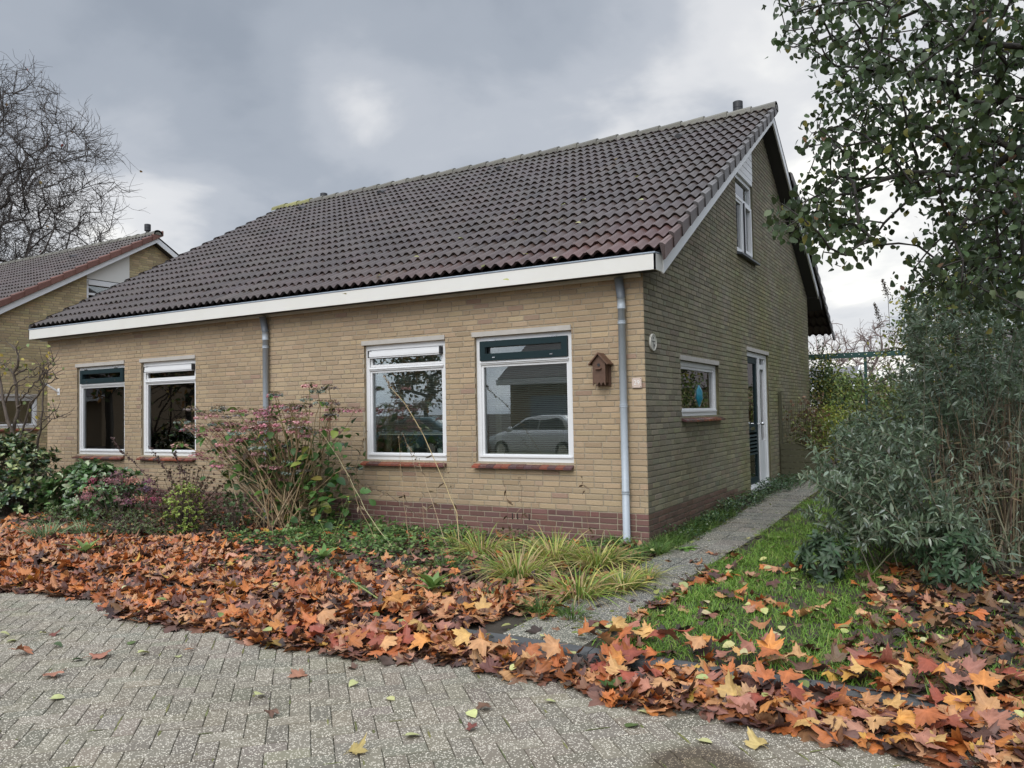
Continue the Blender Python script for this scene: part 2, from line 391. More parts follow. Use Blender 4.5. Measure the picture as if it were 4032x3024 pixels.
def window(house,kind,X,u0,u1,z0,z1,style,seed=0,blind=None,name='window',sl=True):
    """frame > pane, sash or roller shade, lintel, sill, blind"""
    w=Wm(kind,X);D0=.045
    ring(w,u0,u1,z0,z1,.062,D0,.12)
    if style in('sash','shade'):
        zt=z1-.315
        w.box(u0+.062,u1-.062,D0-.006,.115,zt-.03,zt+.015)            # transom
        w.box(u0+.055,u1-.055,D0-.02,D0,zt-.012,zt-.002)
        ring(w,u0+.058,u1-.058,z0+.058,zt-.026,.035,D0+.012,.11)       # fixed light beads
        w.box(u0+.03,u1-.03,D0-.018,D0+.01,z0+.055,z0+.075)
    elif style=='single':
        ring(w,u0+.058,u1-.058,z0+.058,z1-.058,.04,D0+.014,.11)
        w.box(u0+.03,u1-.03,D0-.015,D0+.01,z0+.05,z0+.07)
    fr=w.build(name,m_white,house)
    g=Wm(kind,X)
    if style in('sash','shade'):
        g.box(u0+.09,u1-.09,.085,.091,z0+.09,zt-.055);
        g.box(u0+.10,u1-.10,.078,.084,zt+.05,z1-.09)
    else: g.box(u0+.09,u1-.09,.085,.091,z0+.09,z1-.09)
    g.build('pane',m_glass if (style!='single' or blind) else m_glassd,fr)
    if style=='sash':
        s=Wm(kind,X);a,b,c,e=u0+.066,u1-.066,zt+.018,z1-.055
        ring(s,a,b,c,e,.075,.012,.07,tb=.085);s.build('vent_sash',m_green,fr)
        for t in (.17,.83):
            h=Wm(kind,X);uu=a+(b-a)*t;h.box(uu-.02,uu+.02,.004,.014,c+.03,c+.042);h.build('latch',m_chrome,fr)
        for t in (.15,.85): h=Wm(kind,X);uu=a+(b-a)*t;h.box(uu-.05,uu+.05,.006,.02,e-.002,e+.012);h.build('hinge',m_chrome,fr)
    if style=='shade':
        s=Wm(kind,X);a,b=u0+.09,u1-.09
        s.box(a,b,.0,.055,z1-.165,z1-.085,(1,1,1));s.box(a,b,-.006,.0,z1-.16,z1-.12,(1,1,1));s.box(a,b,.0,.05,z1-.18,z1-.168,(.8,.8,.8))
        s.build('roller_shade',m_white,fr)
        e=Wm(kind,X);e.box(a-.018,a-.001,-.01,.06,z1-.17,z1-.075);e.build('shade_bracket',m_black,fr);e=Wm(kind,X);e.box(b+.001,b+.018,-.01,.06,z1-.17,z1-.075);e.build('shade_bracket',m_black,fr)
        ring_=Wm(kind,X);ring(ring_,u0+.07,u1-.07,zt+.02,z1-.065,.03,.06,.1);ring_.build('vent_sash',m_white,fr)
    l=Wm(kind,X);l.box(u0-.035,u1-.0,-.014,.1,z1+.004,z1+.064);l.build('lintel',m_concrete,fr)
    if sl: sill(fr,kind,X,u0-.03,u1+.03 if kind!='front' else u1+.005,z0,seed)
    if blind:
        bl=Wm(kind,X);zt2,zb=blind;z=zt2;a,b=u0+.085,u1-.085
        while z>zb:
            bl.prism([(.170,z+.0065),(.190,z-.0065),(.190,z-.008),(.170,z+.005)],a,b,(1,1,1));z-=.0225
        bl.box(a,b,.17,.19,zb-.02,zb-.005,(1.2,1.15,1.05))
        for t in (.15,.5,.85): bl.box(a+(b-a)*t-.001,a+(b-a)*t+.001,.166,.168,zb,zt2,(.9,.9,.9))
        bl.build('blind',m_slat,fr)
    return fr

YR=6.05
def B(y): return 3.32+.577*y if y<=YR else 3.32+.577*(2*YR-y)
def roof_slope(mb,x0,x1,mirror,nrows,seed,redfun,verge_right,verge_col):
    r=R(seed);G=.318;PW=.149;S=8
    nx=int(round((x1-x0)/PW*S));xs=np.linspace(x0,x1,nx+1)
    ph=((x1-xs)/PW)%1.0
    w=np.where(ph<.5,.5+.5*np.cos(2*PI*ph/1.0),.5+.5*np.cos(2*PI*ph))
    w=w**.8
    tile=np.floor((x1-xs)/(2*PW)+1e-6).astype(int);nt=tile.max()+1
    seam=(((x1-xs)/(2*PW))%1.0<.5/(2*S)).astype(float)
    for j in range(nrows):
        tz=r.uniform(-.004,.005,nt+1)[tile];ts=r.uniform(-.006,.006,nt+1)[tile]
        y0=-.16+G*j;y1=y0+G+.05
        tc=np.clip(1+r.normal(0,.10,(nt+1,1)),.7,1.35)[tile]*(1+r.normal(0,.02,(nt+1,3))[tile])
        xm=(xs);red=redfun(xm,j)[:,None]
        base=A([.072,.054,.047]);redc=A([.105,.058,.049])
        col=(base*(1-red)+redc*red)*tc
        if nrows-j<5: 
            ms=(5-(nrows-j))/5*.35*(r.rand(nt+1)[tile]>.4)[:,None];col=col*(1-ms)+A([.10,.095,.06])*ms
        rows=[];cs=[]
        for t,(yy,dz,k) in enumerate([(y0+.038,-.030,.8),(y0,.010,.9),(y0+.014,.014,1.),(y0+.5*G,-.006,1.),(y1,-.030,1.)]):
            lift=.03
            Y=yy+ts*(1 if t<3 else 0)
            z=3.32+.577*Y+w*.05-.03+lift+dz+tz-seam*.006
            if mirror: Y=2*YR-Y
            rows.append(np.stack([xs,Y,z],1));cs.append(col*k if t<2 else col)
        n=nx+1
        for sl in ((0,2),(1,5)):
            V=np.concatenate(rows[sl[0]:sl[1]]);C=np.concatenate(cs[sl[0]:sl[1]])
            i=np.arange(sl[1]-sl[0]-1)[:,None]*n;k=np.arange(nx)[None]
            f=np.stack([i+k,i+k+1,i+n+k+1,i+n+k],-1).reshape(-1,4)
            if mirror:f=f[:,::-1]
            mb.add(V,f,C,0)
        # verge tiles: a flange turned down over the bargeboard
        for xe,sg in ((x1,1),(x0,-1)):
            rd=float(redfun(A([xe]),j)[0])
            c=(A(verge_col)*(1-rd*.6)+A([.17,.09,.075])*rd*.6)*r.uniform(.85,1.12)
            ya,yb=y0-.012,y0+G+.03
            za,zb=3.32+.577*ya+.058,3.32+.577*yb+.034
            zl,zm=(3.32+.577*ya)-.125,(3.32+.577*yb)-.145
            xo=xe+sg*.045
            P=[(xe-sg*.012,ya,za+.006),(xe-sg*.012,yb,zb-.016),(xe+sg*.018,ya,za+.002),(xe+sg*.018,yb,zb-.020),(xo+sg*.006,ya,za-.022),(xo-sg*.012,yb,zb-.044),(xo+sg*.008,ya,zl),(xo-sg*.012,yb,zm+.01),(xe+sg*.018,ya+.03,zl),(xe+sg*.018,yb,zm)]
            P=[(a,(2*YR-b) if mirror else b,c2) for a,b,c2 in P]
            F=[(0,2,3,1),(2,4,5,3),(4,6,7,5),(6,8,9,7),(1,3,5,7,9)]
            mb.add(P,F,c,1);mb.add([P[i] for i in (0,8,6,4,2)],[(0,1,2,3,4)],c*.35,1)  # lower end face coloured dark to paint the shaded gap between tiles
def house(x1,x0,own):
    """x1 = right gable plane, x0 = left gable plane; own = the near house with its full set of parts"""
    if own: H=thing('brick_house',(-5.8,5.,0),'yellow-brown brick semi-detached house with dark tiled roof and white window frames','house')
    else: H=thing('brick_house',(x1-6,5.,0),'yellow brick neighbouring house with reddish verge tiles, partly hidden behind the near house','house')
    Ln=x1-x0;YD=10.46
    soff=lambda y: 2.985+.59*y if y<YR else 2.985+.59*(2*YR-y)
    # --- front wall
    ops=[(-10.715,-9.335,.885,2.43),(-8.88,-7.505,.885,2.43),(-4.03,-2.685,.885,2.43),(-2.235,-.895,.885,2.43)] if own else []
    mb=MB();opu=[(a-x0,b-x0,c,d) for a,b,c,d in ops]
    if own: brick_wall(mb,(x0,0,0),(1,0,0),(0,-1,0),Ln,lambda u:3.10,opu,palette_front,3)
    backing(mb,(x0,0,0),(1,0,0),(0,-1,0),Ln,3.2,opu,d=-.005)
    if own:                                           # weep slots in the plinth
        for x in (-1.73,-1.66,-1.50): mb.box((x-.006,-.0035,.20),(x+.006,.01,.27),(.05,.05,.05),1)
        for x in (-5.15,-5.08): mb.box((x-.006,-.0035,.20),(x+.006,.01,.27),(.05,.05,.05),1)
    mb.build('front_wall',[m_brick,m_mortar],H)
    # --- gable wall
    if own: gops=[(1.25,2.96,1.40,2.10),(4.69,6.22,.17,2.42),(4.235,5.40,3.985,9)]
    else: gops=[(.9,2.86,1.33,2.10),(4.13,5.36,3.985,9)]
    mb=MB();O=(x1,0,0);U=(0,1,0);N=(1,0,0)
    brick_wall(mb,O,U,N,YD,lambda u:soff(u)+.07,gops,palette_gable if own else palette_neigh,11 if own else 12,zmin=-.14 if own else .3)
    backing(mb,O,U,N,YD,2.95,[g for g in gops if g[3]<3],d=-.006)
    uw0,uw1=gops[-1][0],gops[-1][1]
    def poly(p): plane_quad(mb,O,U,N,p,-.006,(1,1,1),1)
    s=lambda y:soff(y)+.08
    poly([(0,2.95),(uw0,2.95),(uw0,s(uw0)),(0,s(0))]);poly([(uw0,2.95),(uw1,2.95),(uw1,3.985),(uw0,3.985)])
    poly([(uw1,2.95),(YR,2.95),(YR,s(YR)),(uw1,s(uw1))]);poly([(YR,2.95),(YD,2.95),(YD,s(YD)),(YR,s(YR))])
    for u in (uw0,uw1): mb.add([(x1-.009,u,3.985),(x1-.009,u,s(u)),(x1-.13,u,s(u)),(x1-.13,u,3.985)],[(0,1,2,3)],(.9,.9,.8),1)
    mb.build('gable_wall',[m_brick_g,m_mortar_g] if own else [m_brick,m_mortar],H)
    # --- far walls: plain sheets that close the body
    mb=MB();P=[(0,-.3),(YD,-.3),(YD,s(YD)-.1),(YR,s(YR)-.1),(0,s(0)-.1)]
    mb.add([(x0,y,z) for y,z in P],[(0,1,2,3,4)],(1.3,1.1,.8),0)
    mb.add([(x0,YD,-.3),(x1-.01,YD,-.3),(x1-.01,YD,4.0),(x0,YD,4.0)],[(0,1,2,3)],(1.3,1.1,.8),0)
    mb.build('rear_wall',[m_mortar],H)
    # --- rooms
    mb=MB();a,b=x0+.14,x1-.14
    mb.add([(a,.14,.16),(b,.14,.16),(b,6.6,.16),(a,6.6,.16)],[(0,1,2,3)],(.35,.28,.2))
    mb.add([(a,.14,2.62),(b,.14,2.62),(b,6.6,2.62),(a,6.6,2.62)],[(0,3,2,1)],(1.2,1.2,1.2))
    mb.add([(a,6.6,.16),(b,6.6,.16),(b,6.6,2.62),(a,6.6,2.62)],[(0,1,2,3)],(.9,.88,.8))
    if own:
        mb.box((-5.86,.14,.16),(-5.78,6.6,2.62));mb.box((-8.0,3.2,.16),(-6.8,3.3,2.62),(.5,.3,.2));mb.box((-1.9,2.6,.16),(-1.8,6.6,2.62),(.9,.9,.9))
        mb.box((-10.9,3.4,.17),(-9.6,3.7,2.2),(.25,.2,.18));mb.box((-5.0,4.4,.17),(-3.2,4.8,2.0),(.35,.25,.18))
    zz=3.7;mb.box((x1-2.4,uw0-.5,zz),(x1-2.3,uw1+.5,5.2));mb.add([(x1-2.4,uw0-.5,zz),(x1-.14,uw0-.5,zz),(x1-.14,uw1+.5,zz),(x1-2.4,uw1+.5,zz)],[(0,1,2,3)])
    mb.add([(a,.14,.16),(a,6.6,.16),(a,6.6,2.62),(a,.14,2.62)],[(0,1,2,3)])
    mb.build('room',m_inner,H)
    # --- roof
    mb=MB()
    red=(lambda x,j: np.clip(sm(-7.5,.3,x)*(.75 if j==0 else .38 if j==1 else .12 if j==2 else 0)+ (sm(-1.6,.2,x)*max(0,.8-.16*j)),0,1)) if own else (lambda x,j:x*0+.12)
    vc=(.155,.145,.14) if own else (.17,.075,.055)
    roof_slope(mb,x0-.27,x1+.27,False,20,21 if own else 22,red,True,vc)
    roof_slope(mb,x0-.27,x1+.27,True,15,23,lambda x,j:x*0,True,vc)
    mb.add([(x0-.25,-.12,3.2),(x1+.25,-.12,3.2),(x1+.25,YR,6.76),(x0-.25,YR,6.76)],[(0,1,2,3)],(.02,.02,.02),0)
    mb.add([(x0-.25,YR,6.76),(x1+.25,YR,6.76),(x1+.25,10.85,3.98),(x0-.25,10.85,3.98)],[(0,1,2,3)],(.02,.02,.02),0)
    RF=mb.build('roof',[m_wet,m_verge],H,smooth=(0,))
    # ridge caps
    mb=MB();r=R(31);x=x1+.32
    while x>x0-.28:
        L=.43;k=9;v=[]
        g=r.uniform(.8,1.15);
        for xx,rr,dz in ((x,.132,.012),(x-L-.03,.116,-.006)):
            for i in range(k):
                t=PI*(i/(k-1));v.append((xx,YR-math.cos(t)*rr*1.05,6.80+dz+math.sin(t)*rr*.78-(.035 if i in(0,k-1) else 0)))
        for xx,dz in ((x,.012),):
            for i in range(k):
                t=PI*(i/(k-1));v.append((xx,YR-math.cos(t)*.1,6.785+dz+math.sin(t)*.06-(.035 if i in(0,k-1) else 0)))
        f=[(i,i+1,k+i+1,k+i) for i in range(k-1)]+[(i+1,i,2*k+i,2*k+i+1) for i in range(k-1)]
        if x>x1+.2: f.append(tuple(range(k))[::-1])
        col=A([.165,.155,.14])*g
        if own and x<x0+1.2: col=A([.25,.24,.11])*g
        mb.add(v,f,col,0);x-=L
    mb.build('ridge_tiles',m_ridge,RF,smooth=False)
    def flue(x,y,h,rr=.088):
        mb=MB();z0=B(y)-.05;top=h
        mb.lathe((x,y,z0),[(rr*.62,0),(rr*.62,top-z0-.19)],18,(1,1,1))
        mb.lathe((x,y,top-.20),[(rr,0),(rr*1.02,.01),(rr*1.02,.07),(rr*.98,.075),(rr*1.02,.08),(rr*1.02,.19),(rr*.8,.2)],20,(1,1,1))
        mb.build('flue',m_black,RF,smooth=False)
    if own: flue(-.42,6.3,7.16);flue(-10.72,6.3,7.07)
    else: flue(x1-.6,6.35,7.27)
    def vent(x,j):
        y=-.16+.318*j+.05;mb=MB();z=B(y)+.05;v=[];k=8
        for yy,s_ in ((y,1.),(y+.2,.35)):
            for i in range(k):
                t=PI*i/(k-1);v.append((x+math.cos(t)*.075*s_,yy,B(yy)+.03+math.sin(t)*.085*s_))
        mb.add(v,[(i,i+1,k+i+1,k+i) for i in range(k-1)],(.045,.04,.04));mb.add([v[i] for i in range(k)],[tuple(range(k))],(.006,.006,.006))
        mb.build('roof_vent',m_wet,RF)
    for x,j in (((-1.15,16),(-5.0,17),(-8.1,17),(-10.55,17)) if own else ((x1-2.2,16),(x1-7,16))): vent(x,j)
    # --- bargeboards and soffit
    xb=x1+.225
    mb=MB()
    def band(xa,xc,lo,hi,y0,y1,m=0,col=(1,1,1)):
        f=lambda y,d:(2.985+.59*y if y<=YR else 2.985+.59*(2*YR-y))+d
        ys=[y0,y1] if not(y0<YR<y1) else [y0,YR,y1]
        v=[];n=len(ys)
        for X in(xa,xc):
            for y in ys:v+=[(X,y,f(y,lo)),(X,y,f(y,hi))]
        F=[]
        for i in range(n-1):
            a=2*i;b2=2*n+2*i
            F+=[(a,a+2,a+3,a+1),(b2,b2+1,b2+3,b2+2),(a,b2,b2+2,a+2),(a+1,a+3,b2+3,b2+1)]
        F+=[(0,1,2*n+1,2*n),(2*n-2,4*n-2,4*n-1,2*n-1)]
        mb.add(v,F,col,m)
    band(xb,xb+.025,0,.155,-.02,YR-.0,0);band(xb,xb+.025,0,.155,YR+.001,10.80,0)
    mb.build('bargeboard',[m_white if own else m_white],H)
    mb=MB();band(x1-.01,xb-.002,.018,.035,.0,10.72);
    mb.prism([(10.46,3.955),(10.86,3.70),(10.86,3.93),(10.46,4.15)],0,x1-.6,xb+.03)
    mb.build('soffit',m_soffit,H)
    # --- gutter with its fascia
    mb=MB();X0,X1=x0-.15,x1+.24;g=-.262
    mb.box((X0,g,2.985),(X1,g+.018,3.155),(1,1,1),0)
    mb.box((X0,g+.02,3.0),(X1-.02,-.05,3.015),(.75,.72,.68),2)
    mb.box((X0,-.05,2.962),(X1-.26,-.012,3.02),(.9,.88,.85),0)
    for xx,s_ in ((X1,1),(X0,-1)):
        v=[(xx,g,2.985),(xx,.02,2.985),(xx,.13,3.06),(xx,.13,3.215),(xx,-.03,3.175),(xx,g,3.155)];v+=[(a-s_*.018,b,c) for a,b,c in v]
        F=[tuple(range(6)),tuple(range(6,12))[::-1]]+[(i,(i+1)%6,(i+1)%6+6,i+6) for i in range(6)];mb.add(v,F,(1,1,1),0)
    # zinc lining and its rolled lip
    mb.add([(X0+.02,g+.02,3.15),(X1-.02,g+.02,3.15),(X1-.02,g+.03,3.05),(X0+.02,g+.03,3.05),(X1-.02,-.06,3.05),(X0+.02,-.06,3.05),(X1-.02,-.03,3.17),(X0+.02,-.03,3.17)],[(0,1,2,3),(3,2,4,5),(5,4,6,7)],(.5,.5,.5),1)
    mb.tube([(X0,g+.004,3.166),(X1+.002,g+.004,3.166)],.012,8,(1.6,1.7,1.8),1)
    for xx in (X1-.012,X0+.012): mb.tube([(xx,g+.004,3.166),(xx,-.01,3.185)],.014,6,(1.6,1.7,1.8),1)
    mb.build('gutter',[m_cream,m_zinc,m_soffit],H)
    if own:
        for X in (-.238,-5.865):
            mb=MB();y=-.062
            mb.tube([(X,y,-.02),(X,y,2.66)],.041,16,(1,1,1),0,True)
            mb.tube([(X,y,2.62),(X,y,2.74)],.0455,16,(.9,.9,.9),0,True)
            mb.tube([(X,y,2.74),(X-.006,y-.012,2.84),(X-.012,y-.04,2.97)],[.0455,.05,.05],16,(.6,.62,.65),1,True)
            dp=mb.build('downpipe',[m_pipe,m_zinc],H,smooth=False)
            for p in dp.data.polygons:
                if len(p.vertices)==4:p.use_smooth=True
            for z in ((2.45,1.52,.56) if X>-1 else (2.5,1.5,.5)):
                mb=MB();mb.lathe((X,y,z),[(.046,0),(.046,.012),(.043,.014),(.043,.02),(.046,.022),(.046,.034)],16,(.95,.95,.95));mb.box((X-.01,y+.04,z),(X+.01,-.001,z+.03),(.8,.8,.8));mb.build('pipe_bracket',m_pipe,dp)
        # --- windows of the front
        window(H,'front',0,-10.715,-9.335,.885,2.43,'sash',1)
        window(H,'front',0,-8.88,-7.505,.885,2.43,'shade',2,blind=(2.36,2.22))
        window(H,'front',0,-4.03,-2.685,.885,2.43,'shade',3,blind=(2.34,1.23))
        window(H,'front',0,-2.235,-.895,.885,2.43,'sash',4,blind=(2.34,.985))
        window(H,'gable',x1,1.25,2.96,1.40,2.10,'single',5)
        # upper gable window
        w=Wm('gable',x1);a,b=4.235,5.40
        ring(w,a,b,3.985,5.27,.06,.04,.12);w.box(a+.06,b-.06,.035,.115,4.88,4.93);w.box(a+.56,a+.62,.035,.115,4.045,4.88)
        ring(w,a+.06,a+.56,4.045,4.88,.04,.05,.11);
        uf=w.build('window',m_white,H)
        w=Wm('gable',x1);w.box(a+.08,b-.08,.08,.086,4.93,5.22);w.box(a+.08,a+.56,.08,.086,4.07,4.87);w.box(a+.66,b-.1,.07,.076,4.09,4.84);w.build('pane',m_glassd,uf)
        w=Wm('gable',x1);ring(w,a+.63,b-.062,4.05,4.875,.05,.015,.08);w.build('vent_sash',m_white,uf)
        w=Wm('gable',x1);w.box(a+.6,a+.628,.01,.1,4.05,4.875);w.build('seal',m_black,uf)
        w=Wm('gable',x1);w.prism([(.03,3.985),(-.09,3.94),(-.09,3.915),(.03,3.93)],a-.03,b+.04,(.5,.5,.52));w.build('sill',m_zinc,uf)
        w=Wm('gable',x1);w.box(a+.02,b-.02,-.0,.05,5.275,5.36);w.build('roller_shade',m_white,uf)
        # siding above the upper window
        w=Wm('gable',x1);z=5.362;r=R(5)
        while z<6.2:
            ya=max(a,(z-2.985-.03)/.59-.02) ; z2=z+.118
            yb0=max(a,(z-2.985+.02)/.59-.12);yb1=max(a,(z2-2.985+.02)/.59-.12)
            if yb1<b: w.mb.prism([(yb0,z),(b,z),(b,z2-.012),(yb1,z2-.012)],0,x1-.03,x1+.003,(1,1,1))
            z+=.118
        w.box(a,b,.03,.06,5.36,5.62,(.3,.3,.3));w.build('gable_cladding',m_white,H)
        # door with sidelight
        w=Wm('gable',x1);a,b,z0,z1=4.69,6.22,.17,2.42
        ring(w,a,b,z0,z1,.075,.035,.12,tb=.05);w.box(5.56,5.66,.03,.12,z0+.05,z1-.075);w.box(a,b,-.03,.12,z0-.05,z0+.012)
        w.box(5.66,5.76,.05,.11,z0+.05,z1-.075);w.box(6.06,6.145,.05,.11,z0+.05,z1-.075);w.box(5.76,6.06,.055,.11,z0+.05,z0+.75);w.box(5.76,6.06,.045,.11,z1-.26,z1-.18)
        df=w.build('door_frame',m_white,H)
        w=Wm('gable',x1);w.box(5.76,6.06,.08,.086,z0+.75,z1-.08);w.build('pane',m_glassd,df)
        w=Wm('gable',x1);w.box(a-.04,b+.02,-.014,.1,z1+.004,z1+.066);w.build('lintel',m_concrete,df)
        w=Wm('gable',x1);a,b=4.768,5.557
        ring(w,a,b,z0+.055,z1-.08,.1,.055,.1);w.box(a+.1,b-.1,.06,.1,1.08,1.22)
        for z in (.74,.80,.86,.92,.98,1.04): w.prism([(.06,z),(.045,z-.03),(.1,z-.03),(.1,z)],a+.1,b-.1)
        dr=w.build('door',m_green,H)
        w=Wm('gable',x1);w.box(a+.1,b-.1,.08,.086,1.22,z1-.18);w.box(a+.1,b-.1,.08,.086,.32,.72);w.build('pane',m_glassd,dr)
        mb=MB();mb.tube([(x1-.055,5.50,1.22),(x1+.01,5.50,1.22)],.012,10);mb.add(*ball((x1+.03,5.50,1.22),.032,10));mb.build('knob',m_chrome,dr,smooth=True)
        w=Wm('gable',x1);w.box(a+.25,b-.25,.052,.062,1.12,1.17);w.build('letterbox',m_chrome,dr)
    else:
        window(H,'gable',x1,.9,2.86,1.33,2.10,'single',6,blind=(2.04,1.40))
        w=Wm('gable',x1);a,b=4.13,5.36
        ring(w,a,b,3.985,5.27,.06,.02,.12);w.box(a+.06,b-.06,.015,.115,4.85,4.91)
        uf=w.build('window',m_white,H);w=Wm('gable',x1);w.box(a+.06,b-.06,.08,.086,4.02,5.22);w.build('pane',m_glassd,uf)
        w=Wm('gable',x1);w.box(a+.03,b-.05,-.03,.04,5.12,5.24);w.build('roller_shade',m_white,uf)
        w=Wm('gable',x1);w.mb.prism([(a,5.285),(b,5.285),(b,soff(b)+.0),(a,soff(a)+.0)],0,x1-.03,x1+.005);w.build('gable_cladding',m_cream,H)
    return H
def ball(c,r,k=10):
    v=[];f=[]
    for i in range(k+1):
        for j in range(2*k):
            p=PI*i/k;t=PI*j/k;v.append((c[0]+r*math.sin(p)*math.cos(t),c[1]+r*math.sin(p)*math.sin(t),c[2]+r*math.cos(p)))
    for i in range(k):
        for j in range(2*k):
            a=i*2*k+j;b=i*2*k+(j+1)%(2*k);f.append((a,a+2*k,b+2*k,b))
    return v,A(f)
OWN=house(0.,-11.645,True)
NB=house(-17.2,-28.85,False)
# ------------------------------------------------------------------ camera, light, sky
cam_p=A([3.06505394,-8.21641777,1.48393067]);yaw,pitch,roll=[math.radians(a) for a in (-30.13055173,2.08892474,-1.04180418)];FPX=3084.71
fw=A([math.sin(yaw)*math.cos(pitch),math.cos(yaw)*math.cos(pitch),math.sin(pitch)])
rt=np.cross(fw,[0,0,1]);rt/=np.linalg.norm(rt);up=np.cross(rt,fw)
r2=math.cos(roll)*rt+math.sin(roll)*up;u2=-math.sin(roll)*rt+math.cos(roll)*up
def ray(px,py):
    """direction through a point of the 2212-px wide view; only used to measure where things stand"""
    x=px*1.8228;y=py*1.8228
    return fw+r2*(x-2016)/FPX+u2*(1512-y)/FPX
def setup():
    cd=bpy.data.cameras.new('camera');co=bpy.data.objects.new('camera',cd);COL.objects.link(co)
    from mathutils import Matrix
    m=Matrix(((r2[0],u2[0],-fw[0]),(r2[1],u2[1],-fw[1]),(r2[2],u2[2],-fw[2]))).to_4x4();m.translation=Vector(cam_p)
    co.matrix_world=m;cd.sensor_fit='HORIZONTAL';cd.sensor_width=36;cd.lens=FPX/4032*36;cd.clip_end=2000;cd.clip_start=.05
    scene.camera=co
    az=math.radians(178);el=math.radians(42)           # sun veiled by cloud, behind the camera and to its left
    sd=bpy.data.lights.new('sun','SUN');sd.energy=1.5;sd.angle=math.radians(38);sd.color=(1,.965,.91)
    so=bpy.data.objects.new('sun',sd);COL.objects.link(so)
    d=Vector((math.sin(az)*math.cos(el),math.cos(az)*math.cos(el),math.sin(el)))
    so.rotation_euler=d.to_track_quat('Z','Y').to_euler()
    w=bpy.data.worlds.new('World');scene.world=w;w.use_nodes=True;nt=w.node_tree;N=nt.nodes;L=nt.links
    bg=N['Background'];out=N['World Output']
    sky=N.new('ShaderNodeTexSky');sky.sky_type='NISHITA';sky.sun_disc=False;sky.sun_elevation=el;sky.sun_rotation=az
    L.new(sky.outputs[0],bg.inputs['Color']);bg.inputs['Strength'].default_value=.06
    tc=N.new('ShaderNodeTexCoord');sep=N.new('ShaderNodeSeparateXYZ');L.new(tc.outputs['Generated'],sep.inputs[0])
    def math_(op,a,b=None,c=None,cl=False):
        n=N.new('ShaderNodeMath');n.operation=op;n.use_clamp=cl
        for i,q in enumerate((a,b,c)):
            if q is None:continue
            if isinstance(q,(int,float)):n.inputs[i].default_value=q
            else:L.new(q,n.inputs[i])
        return n.outputs[0]
    # cloud layer: project the view direction on a flat ceiling of cloud
    zz=math_('ADD',math_('MAXIMUM',sep.outputs['Z'],0.0),.22)
    cx=math_('DIVIDE',sep.outputs['X'],zz);cy=math_('DIVIDE',sep.outputs['Y'],zz)
    cmb=N.new('ShaderNodeCombineXYZ');L.new(cx,cmb.inputs[0]);L.new(cy,cmb.inputs[1]);cmb.inputs[2].default_value=3.3
    def noise(sc,det,rg,off=0,dist=0):
        mp=N.new('ShaderNodeMapping');mp.inputs['Location'].default_value=(off,off*.7,off*.3);L.new(cmb.outputs[0],mp.inputs[0])
        n=N.new('ShaderNodeTexNoise');n.inputs['Scale'].default_value=sc;n.inputs['Detail'].default_value=det;n.inputs['Roughness'].default_value=rg;n.inputs['Distortion'].default_value=dist
        L.new(mp.outputs[0],n.inputs['Vector']);return n.outputs['Fac']
    n1=noise(.85,6,.52,CL1,.35);n2=noise(2.6,7,.55,CL2,.25)
    v=math_('ADD',math_('MULTIPLY',n1,.72),math_('MULTIPLY',n2,.28))
    # bright openings in the cloud in fixed parts of the sky
    def lobe(px,py,width,amp):
        dd=ray(px,py);dd=dd/np.linalg.norm(dd)
        vm=N.new('ShaderNodeVectorMath');vm.operation='DOT_PRODUCT';L.new(tc.outputs['Generated'],vm.inputs[0]);vm.inputs[1].default_value=tuple(dd)
        a=math_('SUBTRACT',1.0,vm.outputs['Value']);a=math_('DIVIDE',a,(math.radians(width)**2)/2)
        e=math_('POWER',2.718,math_('MULTIPLY',a,-1.0));return math_('MULTIPLY',e,amp)
    lob=None
    for q in ((1880,640,11,.24),(190,560,7,.30),(740,190,4.5,.12),(1650,130,8,.04),(420,470,5,.12),(1500,230,8,.04),(1300,200,8,.03),(60,250,12,-.05),(600,330,8,-.05),(1100,60,9,-.02),(60,60,10,-.02)):
        l=lobe(*q);lob=l if lob is None else math_('ADD',lob,l)
    v=math_('ADD',v,lob)
    cr=N.new('ShaderNodeValToRGB');cr.color_ramp.interpolation='EASE'
    e=cr.color_ramp.elements;e[0].position=.36;e[0].color=(.27,.305,.36,1);e[1].position=.80;e[1].color=(1.0,.985,.93,1)
    for p,c in ((.47,(.335,.37,.425)),(.56,(.42,.45,.50)),(.66,(.64,.65,.67))):
        q=e.new(p);q.color=(*c,1)
    L.new(v,cr.inputs[0])
    # an overcast sky is brighter overhead and behind the camera, where the sun is
    zb=math_('MULTIPLY',math_('POWER',math_('MAXIMUM',math_('SUBTRACT',sep.outputs['Z'],.48),0.0),1.0),ZEN)
    vm=N.new('ShaderNodeVectorMath');vm.operation='DOT_PRODUCT';L.new(tc.outputs['Generated'],vm.inputs[0]);vm.inputs[1].default_value=(.25,-.85,.42)
    bb=math_('MULTIPLY',math_('MAXIMUM',math_('SUBTRACT',vm.outputs['Value'],.15),0.0),BACK)
    k=math_('ADD',math_('ADD',zb,bb),1.0)
    bg2=N.new('ShaderNodeBackground');L.new(cr.outputs[0],bg2.inputs['Color']);L.new(k,bg2.inputs['Strength'])
    mx=N.new('ShaderNodeMixShader');mx.inputs[0].default_value=.93
    L.new(bg.outputs[0],mx.inputs[1]);L.new(bg2.outputs[0],mx.inputs[2]);L.new(mx.outputs[0],out.inputs['Surface'])
    vs=scene.view_settings;vs.view_transform='Standard';vs.look='None';vs.exposure=EXPO;vs.gamma=1
    scene.render.engine='CYCLES';cy_=scene.cycles;cy_.use_denoising=True;cy_.max_bounces=8;cy_.transparent_max_bounces=16;cy_.diffuse_bounces=4;cy_.glossy_bounces=4;cy_.caustics_reflective=False;cy_.caustics_refractive=False
CL1,CL2=1.7,5.2;ZEN,BACK,EXPO=4.5,2.8,.33
setup()

